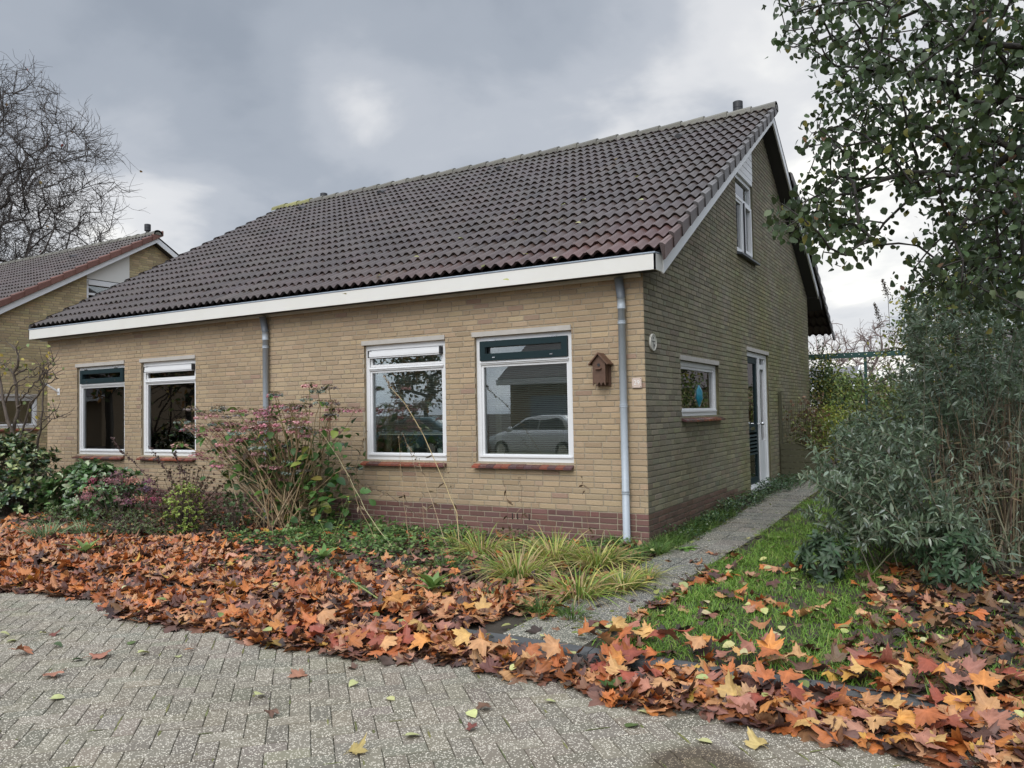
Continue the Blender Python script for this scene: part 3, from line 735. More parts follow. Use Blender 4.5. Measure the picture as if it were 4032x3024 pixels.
# ------------------------------------------------------------------ ground, road, kerb, path
m_soil=M('dark_soil',(.045,.034,.022),attr=False,rough=.95,var=.7,vs=14,vcol=(.5,.5,.4),bump=.8,bs=45)
def ground():
    xs=np.concatenate([[-900,-300,-100,-60,-40],np.arange(-30,12,.3),[14,20,40,100,300,900]]);ys=np.concatenate([[-900,-300,-100,-50,-25,-15,-9,-6,-4.6,-3.70,-3.685],np.arange(-3.4,12,.3),[14,20,40,100,300,900]])
    X,Y=np.meshgrid(xs,ys);Z=gz(X,Y)
    V=np.stack([X,Y,Z],-1).reshape(-1,3);nx=len(xs);i=np.arange(len(ys)-1)[:,None]*nx;k=np.arange(nx-1)[None]
    f=np.stack([i+k,i+k+1,i+nx+k+1,i+nx+k],-1).reshape(-1,4)
    MB().add(V,f).build('ground',m_soil,tag=ST)
ground()
m_paver=M('concrete_pavers',rough=.85,var=.0)
def paver_mat():
    nt=m_paver.node_tree;N=nt.nodes;L=nt.links;b=N['Principled BSDF'];src=b.inputs['Base Color'].links[0].from_socket
    geo=N.new('ShaderNodeNewGeometry')
    # pale stone chips set in the worn concrete face
    v=N.new('ShaderNodeTexVoronoi');v.inputs['Scale'].default_value=115;L.new(geo.outputs['Position'],v.inputs['Vector'])
    wn=N.new('ShaderNodeSeparateColor');L.new(v.outputs['Color'],wn.inputs[0])
    m1=N.new('ShaderNodeMapRange');m1.inputs['From Min'].default_value=.52;m1.inputs['From Max'].default_value=.60;L.new(wn.outputs[0],m1.inputs['Value'])
    m2=N.new('ShaderNodeMapRange');m2.inputs['From Min'].default_value=.48;m2.inputs['From Max'].default_value=.36;L.new(v.outputs['Distance'],m2.inputs['Value'])
    mu=N.new('ShaderNodeMath');mu.operation='MULTIPLY';L.new(m1.outputs[0],mu.inputs[0]);L.new(m2.outputs[0],mu.inputs[1])
    mx=N.new('ShaderNodeMix');mx.data_type='RGBA';L.new(mu.outputs[0],mx.inputs[0]);L.new(src,mx.inputs[6]);mx.inputs[7].default_value=(.68,.62,.51,1)
    n=N.new('ShaderNodeTexNoise');n.inputs['Scale'].default_value=1.3;n.inputs['Detail'].default_value=6;L.new(geo.outputs['Position'],n.inputs['Vector'])
    r=N.new('ShaderNodeValToRGB');r.color_ramp.elements[0].position=.35;r.color_ramp.elements[1].position=.7;L.new(n.outputs['Fac'],r.inputs[0])
    s=N.new('ShaderNodeMath');s.operation='MULTIPLY';s.inputs[1].default_value=.45;L.new(r.outputs[0],s.inputs[0])
    m3=N.new('ShaderNodeMix');m3.data_type='RGBA';m3.blend_type='MULTIPLY';L.new(s.outputs[0],m3.inputs[0]);L.new(mx.outputs[2],m3.inputs[6]);m3.inputs[7].default_value=(.72,.70,.62,1)
    # a wet stain with its own outline, near the right-hand foot of the road
    vm=N.new('ShaderNodeVectorMath');vm.operation='DISTANCE';L.new(geo.outputs['Position'],vm.inputs[0]);vm.inputs[1].default_value=(2.03,-4.86,-.06)
    ad=N.new('ShaderNodeMath');ad.operation='MULTIPLY_ADD';ad.inputs[1].default_value=.25;L.new(n.outputs['Fac'],ad.inputs[0]);L.new(vm.outputs['Value'],ad.inputs[2])
    mr=N.new('ShaderNodeMapRange');mr.inputs['From Min'].default_value=.42;mr.inputs['From Max'].default_value=.33;L.new(ad.outputs[0],mr.inputs['Value'])
    m4=N.new('ShaderNodeMix');m4.data_type='RGBA';m4.blend_type='MULTIPLY';L.new(mr.outputs[0],m4.inputs[0]);L.new(m3.outputs[2],m4.inputs[6]);m4.inputs[7].default_value=(.46,.40,.33,1)
    L.new(m4.outputs[2],b.inputs['Base Color'])
    n3=N.new('ShaderNodeTexNoise');n3.inputs['Scale'].default_value=220;n3.inputs['Detail'].default_value=3;L.new(geo.outputs['Position'],n3.inputs['Vector'])
    bp=N.new('ShaderNodeBump');bp.inputs['Strength'].default_value=.6;bp.inputs['Distance'].default_value=.004;L.new(n3.outputs['Fac'],bp.inputs['Height']);L.new(bp.outputs[0],b.inputs['Normal'])
paver_mat()
def slabs(mb,P,w,h,ang,z,r,ch=.003,gap=.0022,cols=[(.205,.195,.17)],j=.07,zj=.002):
    """one paving stone per row of P (centre x, y), size w x h turned by ang"""
    n=len(P);hw,hh=w/2-gap,h/2-gap
    a=ang+r.normal(0,.006,n);ca,sa=np.cos(a),np.sin(a)
    V=[]
    tz=r.uniform(-zj,zj,n);tl=r.normal(0,.006,(n,2))
    for k,dz in ((ch,0.),(0.,-ch),(0.,-.02)):
        for sx,sy in ((-1,-1),(1,-1),(1,1),(-1,1)):
            u,v=sx*(hw-k),sy*(hh-k)
            V.append(np.stack([P[:,0]+u*ca-v*sa,P[:,1]+u*sa+v*ca,z+tz+dz+tl[:,0]*u+tl[:,1]*v],1))
    V=np.stack(V,1).reshape(-1,3)
    f=[(0,1,2,3)]+[(4+i,4+(i+1)%4,(i+1)%4,i) for i in range(4)]+[(8+i,8+(i+1)%4,4+(i+1)%4,4+i) for i in range(4)]
    f=(A(f)[None]+(np.arange(n)*12)[:,None,None]).reshape(-1,4)
    c=pick(r,n,cols,j);mb.add(V,f,np.repeat(c,12,0),0)
def road():
    r=R(41);mb=MB();w=.1
    H=[];Vv=[]
    ca,sa=math.cos(PI/4),math.sin(PI/4)
    for i in range(-150,150):
        for k in range(-150,150):
            m=(i+k)%4                                  # herringbone: the cell pattern repeats every four steps
            if m==0: u,v=(i+1)*w,(k+.5)*w;t=0
            elif m==2: u,v=(i+.5)*w,(k+1)*w;t=1
            else: continue
            x=(u*ca-v*sa)*1.05-1.5;y=(u*sa+v*ca)*1.05-6.3
            if -6.4<x<4.6 and -9.6<y<-3.95 : (H if t==0 else Vv).append((x,y))
    slabs(mb,A(H),.21,.105,PI/4,-.062,r,cols=[(.19,.165,.125),(.165,.145,.11),(.205,.18,.135)])
    slabs(mb,A(Vv),.21,.105,3*PI/4,-.062,r,cols=[(.19,.165,.125),(.165,.145,.11),(.205,.18,.135)])
    # the same concrete surface carries on beyond the stones one can see
    mb.add([(-60,-14,-.075),(60,-14,-.075),(60,-3.68,-.075),(-60,-3.68,-.075)],[(0,1,2,3)],(.12,.11,.07))
    mb.build('road',m_paver,tag=ST)
    # moss in the joints
    m_moss=M('joint_moss',rough=1,bump=.5,bs=120)
    mb=MB();r=R(43)
    allp=[(p,PI/4) for p in H]+[(p,3*PI/4) for p in Vv]
    for (x,y),a in allp:
        q=(math.sin(x*1.7+1)*math.cos(y*2.3)+math.sin(x*.7-y*1.1+2))*.25
        if a<1: pr=.05+q*.12
        else: pr=.30+q*.5
        if r.rand()<pr:
            s=r.choice([-1,1]);L=r.uniform(.03,.095);ux,uy=math.cos(a),math.sin(a);nx_,ny_=-uy,ux
            cx,cy=x+nx_*.0525*s+ux*r.uniform(-.03,.03),y+ny_*.0525*s+uy*r.uniform(-.03,.03);hw=r.uniform(.003,.0075)
            c=pick(r,1,[(.14,.15,.045),(.10,.11,.04),(.17,.17,.06)],.15)[0]
            v=[(cx-ux*L,cy-uy*L,-.0655),(cx+nx_*hw-ux*L*.5,cy+ny_*hw-uy*L*.5,-.0600),(cx+nx_*hw*.8+ux*L*.5,cy+ny_*hw*.8+uy*L*.5,-.0600),(cx+ux*L,cy+uy*L,-.0655),(cx-nx_*hw*.7+ux*L*.4,cy-ny_*hw*.7+uy*L*.4,-.0600),(cx-nx_*hw-ux*L*.5,cy-ny_*hw-uy*L*.5,-.0600)]
            mb.add(v,[(0,5,4,3,2,1)],c)
    mb.build('moss',m_moss,tag=T('green moss filling the joints of the grey pavers','moss',kind='stuff'))
road()
m_kerb=M('kerb_concrete',(.085,.088,.088),rough=.8,var=.4,vs=14,bump=.5,bs=120)
def kerb():
    mb=MB();x=-14.
    while x<6:
        v=[(-3.80,-.1),(-3.795,-.012),(-3.785,.006),(-3.70,.010),(-3.69,0),(-3.69,-.1)]
        mb.prism([(a,b) for a,b in v],0,x+.003,x+.997,(1,1,1));x+=1.
    o=mb.build('kerb',m_kerb,tag=ST)
kerb()
def path():
    r=R(47);mb=MB();P=[];y=-3.53
    while y<13:
        for x in (.47,.77): P.append((x+.015*math.sin(y),y))
        y+=.305
    P=A(P)
    for row in P:
        slabs(mb,row[None],.30,.30,0.,float(gz(row[0],row[1]))+.012,r,cols=[(.125,.12,.10),(.105,.105,.09),(.14,.13,.105)],zj=.003)
    mb.build('path',m_paver,tag=ST)
    # moss on the slabs: tufted cushions, own outline
    mb=MB();r=R(48)
    n=9000;x=r.uniform(.28,.98,n);y=r.uniform(-3.6,7,n)
    d=np.minimum(np.abs(x-.32),np.abs(x-.93));jt=np.abs(((y+3.53)/.305+.5)%1-.5)*.305
    keep=r.rand(n)<np.clip(.9*np.exp(-d/.05)+.55*np.exp(-jt/.012)+.9*(np.hypot(x-.78,y+3.1)<.28)+.5*(np.hypot(x-.5,y+3.4)<.16),0,1)
    x,y=x[keep],y[keep];n=len(x)
    scatter(mb,oval(.5,.1,.5),np.stack([x,y,gz(x,y)+.010],1),unit(r,n)*[1,1,.1]+[0,0,.25],np.tile([0,0,1.],(n,1)),r.uniform(.012,.035,n),pick(r,n,[(.16,.18,.04),(.20,.20,.06),(.12,.15,.04)],.15))
    mb.build('path_moss',m_leaf,tag=T('yellow-green moss on the joints and edges of the slab path','moss',kind='stuff'))
path()
# ------------------------------------------------------------------ fallen leaves
MAP=[maple(s) for s in range(60,72)]
ORG=[(.58,.20,.05),(.55,.26,.11),(.44,.13,.035),(.62,.34,.17),(.48,.24,.15),(.30,.13,.09),(.15,.07,.05),(.09,.05,.04),(.58,.35,.07)]
OW=[5,5,4,3,4,3,4,3,.4]
PEAR=[(.50,.50,.20),(.42,.45,.16),(.20,.25,.07),(.55,.52,.28),(.30,.30,.10)]
def leaf_pile(mb,r,x,y,z,size,cols,tilt,mats=0):
    n=len(x);ti=r.randint(0,len(MAP),n)
    yaw_=r.uniform(0,2*PI,n);nr=np.stack([r.normal(0,1,n)*tilt,r.normal(0,1,n)*tilt,np.ones(n)],1);nr/=np.linalg.norm(nr,axis=1)[:,None]
    flip=np.where(r.rand(n)<.3,-1,1);d=np.stack([np.cos(yaw_),np.sin(yaw_),np.zeros(n)],1);d-=nr*(d*nr).sum(1)[:,None]
    pos=np.stack([x,y,z],1)-d*size[:,None]*.35
    for k in range(len(MAP)):
        q=ti==k
        if q.any(): scatter(mb,MAP[k],pos[q],d[q],(nr*flip[:,None])[q],size[q],cols[q],mats)
def edge(x): return -4.38+.10*np.sin(x*1.3+.5)+.06*np.sin(x*3.1)+.03*np.sin(x*7)
def litter():
    r=R(101);mb=MB()
    n=72000;x=r.uniform(-13,4.4,n);y=r.uniform(-4.6,.1,n)
    e=edge(x)
    back=-2.72+.28*np.sin(x*.9+1)+.2*np.sin(x*2.3)+np.where(x<-3.5,.35,0)
    wgt=sm(e-.03,e+.10,y)*(1-sm(back-.25,back+.5,y)*.93)
    wgt=np.where(x>1.05,sm(e-.03,e+.1,y)*(1-sm(-4.05+.12*np.sin(x*5),-3.6+.1*np.sin(x*4),y)*.965),wgt)
    wgt=np.where((x>2.35)&(y>-3.8)&(y<-.3),.26+.1*np.sin(x*4)*np.sin(y*5),wgt)
    wgt=np.where((x>.28)&(x<.98)&(y>-3.3),.012+.10*(y<-2.9)*(x<.45),wgt)
    wgt=np.where((x>.10)&(x<1.05)&(y>-3.93)&(y<-3.2),.04,wgt)
    wgt=np.where((y>-.2),.0,wgt)
    # thin the part of the band that lies outside the photographed strip
    wgt=np.where(x<-9.5,wgt*.5,wgt)
    keep=r.rand(n)<wgt*.52
    x,y,e=x[keep],y[keep],e[keep];n=len(x)
    print('litter leaves',n)
    mound=.055*sm(0,.55,y-e)*(x<1.1)+.04*sm(0,.4,y-e)*(x>=1.1)
    mound=np.where(y>-2.6,.02,mound)
    z=np.maximum(gz(x,y),-.062)*np.where((y<-3.62),1,1)
    z=np.where(y<-3.69,-.058,gz(x,y))
    z=z+np.where(y<-3.6,mound*.9,.02)+r.uniform(.0,.032,n)
    size=np.clip(r.normal(.078,.023,n),.03,.13)
    near=(np.hypot(x-3,y+8.2)<5.5)
    c=pick(r,n,ORG,.13,OW)
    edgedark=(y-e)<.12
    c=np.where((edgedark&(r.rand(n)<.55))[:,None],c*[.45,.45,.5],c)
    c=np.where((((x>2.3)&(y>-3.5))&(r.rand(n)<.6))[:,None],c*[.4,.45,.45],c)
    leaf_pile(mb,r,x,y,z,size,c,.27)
    # under-layer of dark rotting pieces
    n=9000;x=r.uniform(-9.5,4.2,n);y=r.uniform(-4.5,-.3,n);e=edge(x)
    w2=sm(e-.02,e+.06,y)*(1-sm(-2.6,-1.9,y)*.6);w2=np.where((x>.28)&(x<.98)&(y>-3.5),.05+.12*(np.minimum(np.abs(x-.3),9)<.12),w2);w2=np.where((x>1.0)&(x<2.3)&(y>-3.6),.10,w2);w2=np.where((x>.10)&(x<1.02)&(y>-3.86)&(y<-3.25),.06,w2)
    k=r.rand(n)<w2;x,y=x[k],y[k];n=len(x)
    z=np.where(y<-3.69,-.05,gz(x,y)+.008)+r.uniform(0,.02,n)
    leaf_pile(mb,r,x,y,z,r.uniform(.04,.10,n),pick(r,n,[(.09,.05,.035),(.14,.07,.045),(.06,.04,.03),(.2,.09,.05)],.2),.25)
    # pale pear leaves
    n=700;x=r.uniform(-7,4,n);y=r.uniform(-4.4,1.5,n)
    k=(r.rand(n)<np.where(x>.9,.9,np.where(y<-2.8,.45,.15)))&(y>edge(x)+.05)&~((x<.2)&(y>-.4));x,y=x[k],y[k];n=len(x)
    z=np.where(y<-3.6,np.where(y<-3.69,-.058,gz(x,y))+.05*sm(0,.5,y-edge(x))+.035,gz(x,y)+.035)+r.uniform(0,.02,n)
    yw=r.uniform(0,6.28,n)
    scatter(mb,oval(.36,.25,.15),np.stack([x,y,z],1),np.stack([np.cos(yw),np.sin(yw),r.normal(0,.2,n)],1),np.stack([r.normal(0,.35,n),r.normal(0,.35,n),np.ones(n)],1),r.uniform(.045,.085,n),pick(r,n,PEAR,.12,[4,3,3,2,2]))
    mb.build('leaf_litter',m_dead,smooth=True,tag=T('thick drift of orange and brown maple leaves between the road and the garden','leaf litter',kind='stuff'))
litter()
def hit(px,py,z): d=ray(px,py);t=(z-cam_p[2])/d[2];return cam_p+d*t
def loose_leaves():
    """leaves lying one by one on the pavers: (x, y) measured in the photo, colour, length"""
    r=R(77)
    protoM=[];protoP=[]
    for k in range(6):
        mb=MB();tp=MAP[k];scatter(mb,tp,[[0,-.35,0]],[[0,1,0]],[[0,0,1]],1.,[(1,1,1)])
        v=mb.v[0];v[:,2]-=v[:,2].min();protoM.append(mb)
    def one(kind,x,y,z,size,col,yaw_,tx,ty,lab,group=None,name='fallen_leaf'):
        mb=MB()
        if kind=='m':
            tp=MAP[r.randint(len(MAP))]
        elif kind=='p': tv,tf=oval(.42,r.uniform(.1,.5),r.uniform(0,.35));tp=(tv-[0,.4,0],tri(tf));
        else: tv,tf=oval(.16,.5,.15);tp=(tv-[0,.5,0],tri(tf))
        if kind=='m': tp=(tp[0]-[0,.35,0],tp[1],tp[2])
        nr=A([[tx,ty,1.]]);nr/=np.linalg.norm(nr);d=A([[math.cos(yaw_),math.sin(yaw_),0]]);d=d-nr*(d*nr).sum()
        scatter(mb,tp,[[0,0,0]],d,nr,size,[col])
        v=mb.v[0];lift=-v[:,2].min();mb.v[0]=v+[0,0,lift+.001]
        # stalk
        b=mb.v[0][0] if kind!='m' else mb.v[0][0]
        e_=-d[0]*size*(.55 if kind!='m' else .75)+A([0,0,lift+.004])
        mb.tube([b,(b+e_)/2+[0,0,.004],e_],[.0014,.0012,.001],4,tuple(A(col)*.9))
        t=T(lab,'leaf',group);o=mb.build(name,m_dead,base=(0,0,0),smooth=True,tag=t);o.location=(x,y,z)
        return o
    O=(.42,.17,.08);OP=(.42,.19,.12);BR=(.16,.08,.05);YG=(.52,.54,.24);G=(.10,.15,.04);Y=(.55,.40,.15);DG=(.06,.10,.035);RB=(.20,.06,.045)
    L=[('m',42,1414,O,.10,'orange leaf lying flat on the pavers nearest the left edge of the road'),
       ('m',208,1421,OP,.11,'salmon orange leaf on the pavers between two dark green leaves'),
       ('m',120,1460,OP,.09,'small salmon leaf on the pavers below the row of dark green leaves'),
       ('p',122,1398,DG,.07,'dark green oval leaf on the pavers beside the orange leaf at far left'),
       ('p',166,1428,DG,.07,'folded dark green leaf standing next to the salmon orange leaf'),
       ('p',283,1391,G,.07,'curled green leaf on the pavers right below the leaf drift, left half'),
       ('p',308,1415,YG,.08,'pale yellow-green leaf with a long stalk on the left pavers'),
       ('o',410,1406,O,.08,'narrow orange leaf on edge on the pavers close to the drift'),
       ('p',385,1420,YG,.055,'small pale leaf just left of the narrow orange leaf'),
       ('p',121,1510,YG,.075,'pale leaf with dark underside alone on the left foreground pavers'),
       ('m',648,1462,OP,.085,'reddish brown curled leaf in the middle of the pavers'),
       ('p',560,1507,YG,.075,'pale green leaf left of the middle of the foreground pavers'),
       ('p',765,1480,YG,.065,'pale leaf next to a brown scrap on the middle pavers'),
       ('m',1240-475,1458-14,BR,.05,'tiny brown scrap of leaf on the middle pavers near the drift'),
       ('p',845,1512,YG,.055,'pale yellow leaf beside its dry stalk, centre of the pavers'),
       ('p',1018,1545,YG,.075,'crumpled pale green leaf with a point, centre right pavers'),
       ('m',1045,1531,BR,.06,'brown crumpled leaf just above the crumpled pale green one'),
       ('p',888,1592,YG,.08,'pale green leaf tilted up with a dark shadow, bottom centre'),
       ('m',765,1628,Y,.08,'ochre leaf at the bottom of the pavers, left of centre'),
       ('m',585,1545,BR,.055,'small brown leaf on the bottom pavers left of the ochre one'),
       ('p',1363,1570,G,.085,'rounded green leaf with a red rim on the right pavers'),
       ('p',1188,1517,YG,.055,'small pale leaf with upright stalk left of the rounded green leaf'),
       ('p',1520,1602,YG,.07,'bright pale oval leaf beside the dark wet patch'),
       ('p',1392,1541,YG,.065,'pale leaf lying at the foot of the drift on the right pavers'),
       ('m',1020,1500+78,RB,.05,'thin red-brown leaf on the pavers, bottom centre right'),
       ('m',1640,1614,Y,.085,'star-shaped ochre leaf on the pavers below the drift at right'),
       ('p',92,1371,(.45,.45,.2),.05,'small dull leaf near the left end of the pavers under the drift'),
       ('m',115,1372,RB,.06,'dark red leaf just below the drift at far left'),
       ('p',8,1375,YG,.07,'pale leaf on the far left edge of the pavers'),
       ('p',28,1386,YG,.065,'yellow-green leaf pointing up at the far left of the pavers'),
       ('m',115,1471-5,OP,.01,'')]
    for i,(k,px,py,c,s,lab) in enumerate(L):
        if not lab:continue
        q=hit(px,py,-.06);one(k,q[0],q[1],-.0595,s,tuple(pick(r,1,[c],.08)[0]),r.uniform(0,6.28),r.normal(0,.12),r.normal(0,.12),lab,'loose leaves on the pavers')
    # the largest leaves on top of the drift, nearest the camera
    n=0;r=R(78)
    while n<150:
        x=r.uniform(-1.2,3.6);y=r.uniform(-4.35,-3.35)
        if y<edge(x)+.08 or np.hypot(x-3.06,y+8.2)>5.9 or (.0<x<1.05 and y>-3.9):continue
        col=pick(r,1,[(.66,.28,.07),(.60,.32,.14),(.50,.16,.05),(.66,.40,.14),(.42,.18,.12),(.36,.09,.05)],.1)[0]
        zz=(-.058 if y<-3.69 else 0)+.045*sm(0,.5,y-edge(x))+.022
        one('m',x,y,zz,r.uniform(.13,.19),tuple(col),r.uniform(0,6.28),r.normal(0,.3),r.normal(0,.3)-.1,'large curled orange-brown maple leaf on top of the near drift','leaf','large leaves on top of the drift') if False else one('m',x,y,zz,r.uniform(.085,.118),tuple(col),r.uniform(0,6.28),r.normal(0,.3),r.normal(0,.3)-.1,'large curled orange-brown maple leaf on top of the near drift','large leaves on top of the drift')
        n+=1
loose_leaves()

# ------------------------------------------------------------------ grass
def strap(nseg=4):
    t=np.linspace(0,1,nseg+1);v=[];f=[]
    for i,a in enumerate(t):
        w=.5*(1-a**2.2)+.02
        v+=[(-w,a,0),(w,a,0)]
    for i in range(nseg):f.append((2*i,2*i+1,2*i+3,2*i+2))
    return A(v),A(f)
def blades(mb,r,base,d0,length,width,col,droop,nseg=4,m=0):
    """arching blades: base (n,3), initial direction d0, droop = how far the tip falls"""
    n=len(base);d0=d0/np.linalg.norm(d0,axis=1)[:,None]
    t=np.linspace(0,1,nseg+1)
    side=np.cross(d0,[0,0,1.])+1e-6;side/=np.linalg.norm(side,axis=1)[:,None]
    tw=r.normal(0,.5,n);
    pts=base[:,None]+d0[:,None]*(t[None,:,None]*length[:,None,None])
    hor=d0.copy();hor[:,2]=0;hor/=np.linalg.norm(hor,axis=1)[:,None]+1e-6
    pts=pts+hor[:,None]*(length*droop*.55)[:,None,None]*(t**2)[None,:,None]
    pts[:,:,2]-=(length*droop)[:,None]*(t**2)[None]
    w=(1-t**2.4)[None]*width[:,None]*.5+.0004
    s2=side*np.cos(tw)[:,None]+np.cross(side,d0)*np.sin(tw)[:,None]
    V=np.stack([pts-s2[:,None]*w[:,:,None],pts+s2[:,None]*w[:,:,None]],2)
    k=2*(nseg+1);V=V.reshape(-1,3)
    f=A([(2*i,2*i+1,2*i+3,2*i+2) for i in range(nseg)])
    f=(f[None]+(np.arange(n)*k)[:,None,None]).reshape(-1,4)
    shade=(.62+.38*t);c=col[:,None,:]*np.repeat(shade,2)[None,:,None]*0+col[:,None,:]*np.ones(k)[None,:,None]
    mb.add(V,f,c.reshape(-1,3),m)
GR=[(.17,.31,.04),(.13,.25,.035),(.24,.36,.07),(.10,.19,.035),(.32,.37,.10)]
def lawn():
    r=R(201);mb=MB();n=190000
    x=r.uniform(.9,4.0,n);y=r.uniform(-4.0,7.5,n)**1.0
    left=.97+.07*np.sin(y*3)+.05*np.sin(y*9)
    p=sm(left-.06,left+.08,x)*sm(-3.95,-3.5,y+.1*np.sin(x*6))*np.where(y>1.5,.7,1)
    clump=.55+.45*np.sin(x*5.1+np.sin(y*4)*1.4)*np.sin(y*4.3+1)
    p*=np.clip(clump*1.1,.18,1)*(1-.8*sm(2.2,2.6,x+.15*np.sin(y*3))*(y<.4)*(y>-2.2))*(1-.5*sm(2.4,2.8,x))
    k=r.rand(n)<p;x,y=x[k],y[k];n=len(x)
    base=np.stack([x,y,gz(x,y)],1);L=r.uniform(.03,.085,n)*np.where((x>1.7)&(y<-2),1.2,1.)
    d=np.stack([r.normal(0,.45,n),r.normal(0,.45,n),np.ones(n)],1)
    blades(mb,r,base,d,L,r.uniform(.003,.0055,n),pick(r,n,GR,.14,[5,4,3,2,1]),r.uniform(.1,.6,n),3)
    mb.build('lawn_grass',m_blade,smooth=True,tag=T('short bright green grass right of the slab path','grass',kind='stuff'))
lawn()
def tuft(loc,n,L,spread,cols,label,w=.007,droop=(.3,.9),name='grass_tuft',rad=.08,seed=0,group=None,up=.9,cat='grass tuft',lean=(0,0)):
    r=R(seed);mb=MB();a=r.uniform(0,2*PI,n);q=rad*np.sqrt(r.rand(n))
    b=np.stack([loc[0]+q*np.cos(a),loc[1]+q*np.sin(a),np.full(n,loc[2]-.005)],1)
    s=r.uniform(.05,1,n)*spread;d=np.stack([np.cos(a)*s+lean[0],np.sin(a)*s+lean[1],np.full(n,up)],1)
    blades(mb,r,b,d,r.uniform(.55,1.1,n)*L,r.uniform(.6,1.2,n)*w,pick(r,n,cols,.12),r.uniform(*droop,n),6)
    return mb.build(name,m_blade,base=loc,smooth=True,tag=T(label,cat,group))
LIL=[(.34,.38,.08),(.46,.44,.12),(.22,.31,.06),(.15,.24,.05),(.50,.40,.18),(.42,.29,.15)]
GRN=[(.09,.17,.035),(.12,.21,.045),(.16,.23,.06),(.07,.12,.03)]
GT='clumps of strap-leaved grass in front of the house'
for i,(px,py,n,L,s,c,lab) in enumerate([
    (1120,1250,150,.50,.9,LIL,'wide clump of yellowing strap leaves in front of the right window, leftmost of the clumps'),
    (1200,1215,170,.52,.9,LIL,'tallest clump of yellow-green strap leaves with upright tips under the right window'),
    (1290,1225,150,.46,.9,LIL,'yellow and tan strap-leaved clump left of the grey downpipe foot'),
    (1250,1290,130,.42,1.0,LIL,'low clump of bleached strap leaves closest to the kerb'),
    (1345,1275,110,.36,.9,LIL[:4]+LIL[4:5],'clump of drooping straw-tipped leaves beside the slab path'),
    (1350,1215,140,.26,.8,GRN,'dense green grass clump at the foot of the grey downpipe'),
    (1420,1195,120,.24,.8,GRN,'green grass clump at the brick corner beside the path'),
    (1170,1325,90,.24,.7,GRN,'upright dark green grass clump just behind the exposed kerb'),
    (960,1225,70,.20,.7,GRN,'small fresh green tuft among leaves left of the strap-leaf clumps'),
    (1060,1300,60,.18,.8,GRN,'thin green tuft beside the dandelion rosette'),
    (1040,1200,120,.46,.9,LIL,'yellow-green strap clump at the left end of the row of clumps'),
    (990,1180,90,.34,.9,GRN+LIL[:2],'soft green clump where the dry stalks meet the strap leaves'),
    (1395,1250,80,.28,1.,LIL,'bleached flattened clump spilling onto the edge of the slab path'),
    (1235,1335,50,.20,.6,GRN,'small tuft of dark blades poking over the kerb edge'),
    (1390,1150,90,.22,.8,GRN,'grass clump against the wall right of the brick corner'),
    (100,1165,70,.42,.7,[(.17,.24,.11),(.22,.29,.15),(.12,.19,.08)],'blue-green strap-leaf clump at the far left of the bed'),
    (180,1160,60,.38,.7,[(.17,.24,.11),(.22,.29,.15),(.12,.19,.08)],'smaller blue-green strap-leaf clump right of the far-left one')]):
    q=hit(px,py,.0 if py>1150 else .02)
    tuft((q[0],min(q[1],-.12) if q[0]<0 else q[1],float(gz(q[0],q[1]))),int(n*1.9),L*1.08,s*1.1,c,lab,w=.012 if L>.3 else .006,seed=300+i,group=GT,rad=.16 if L>.4 else .09)

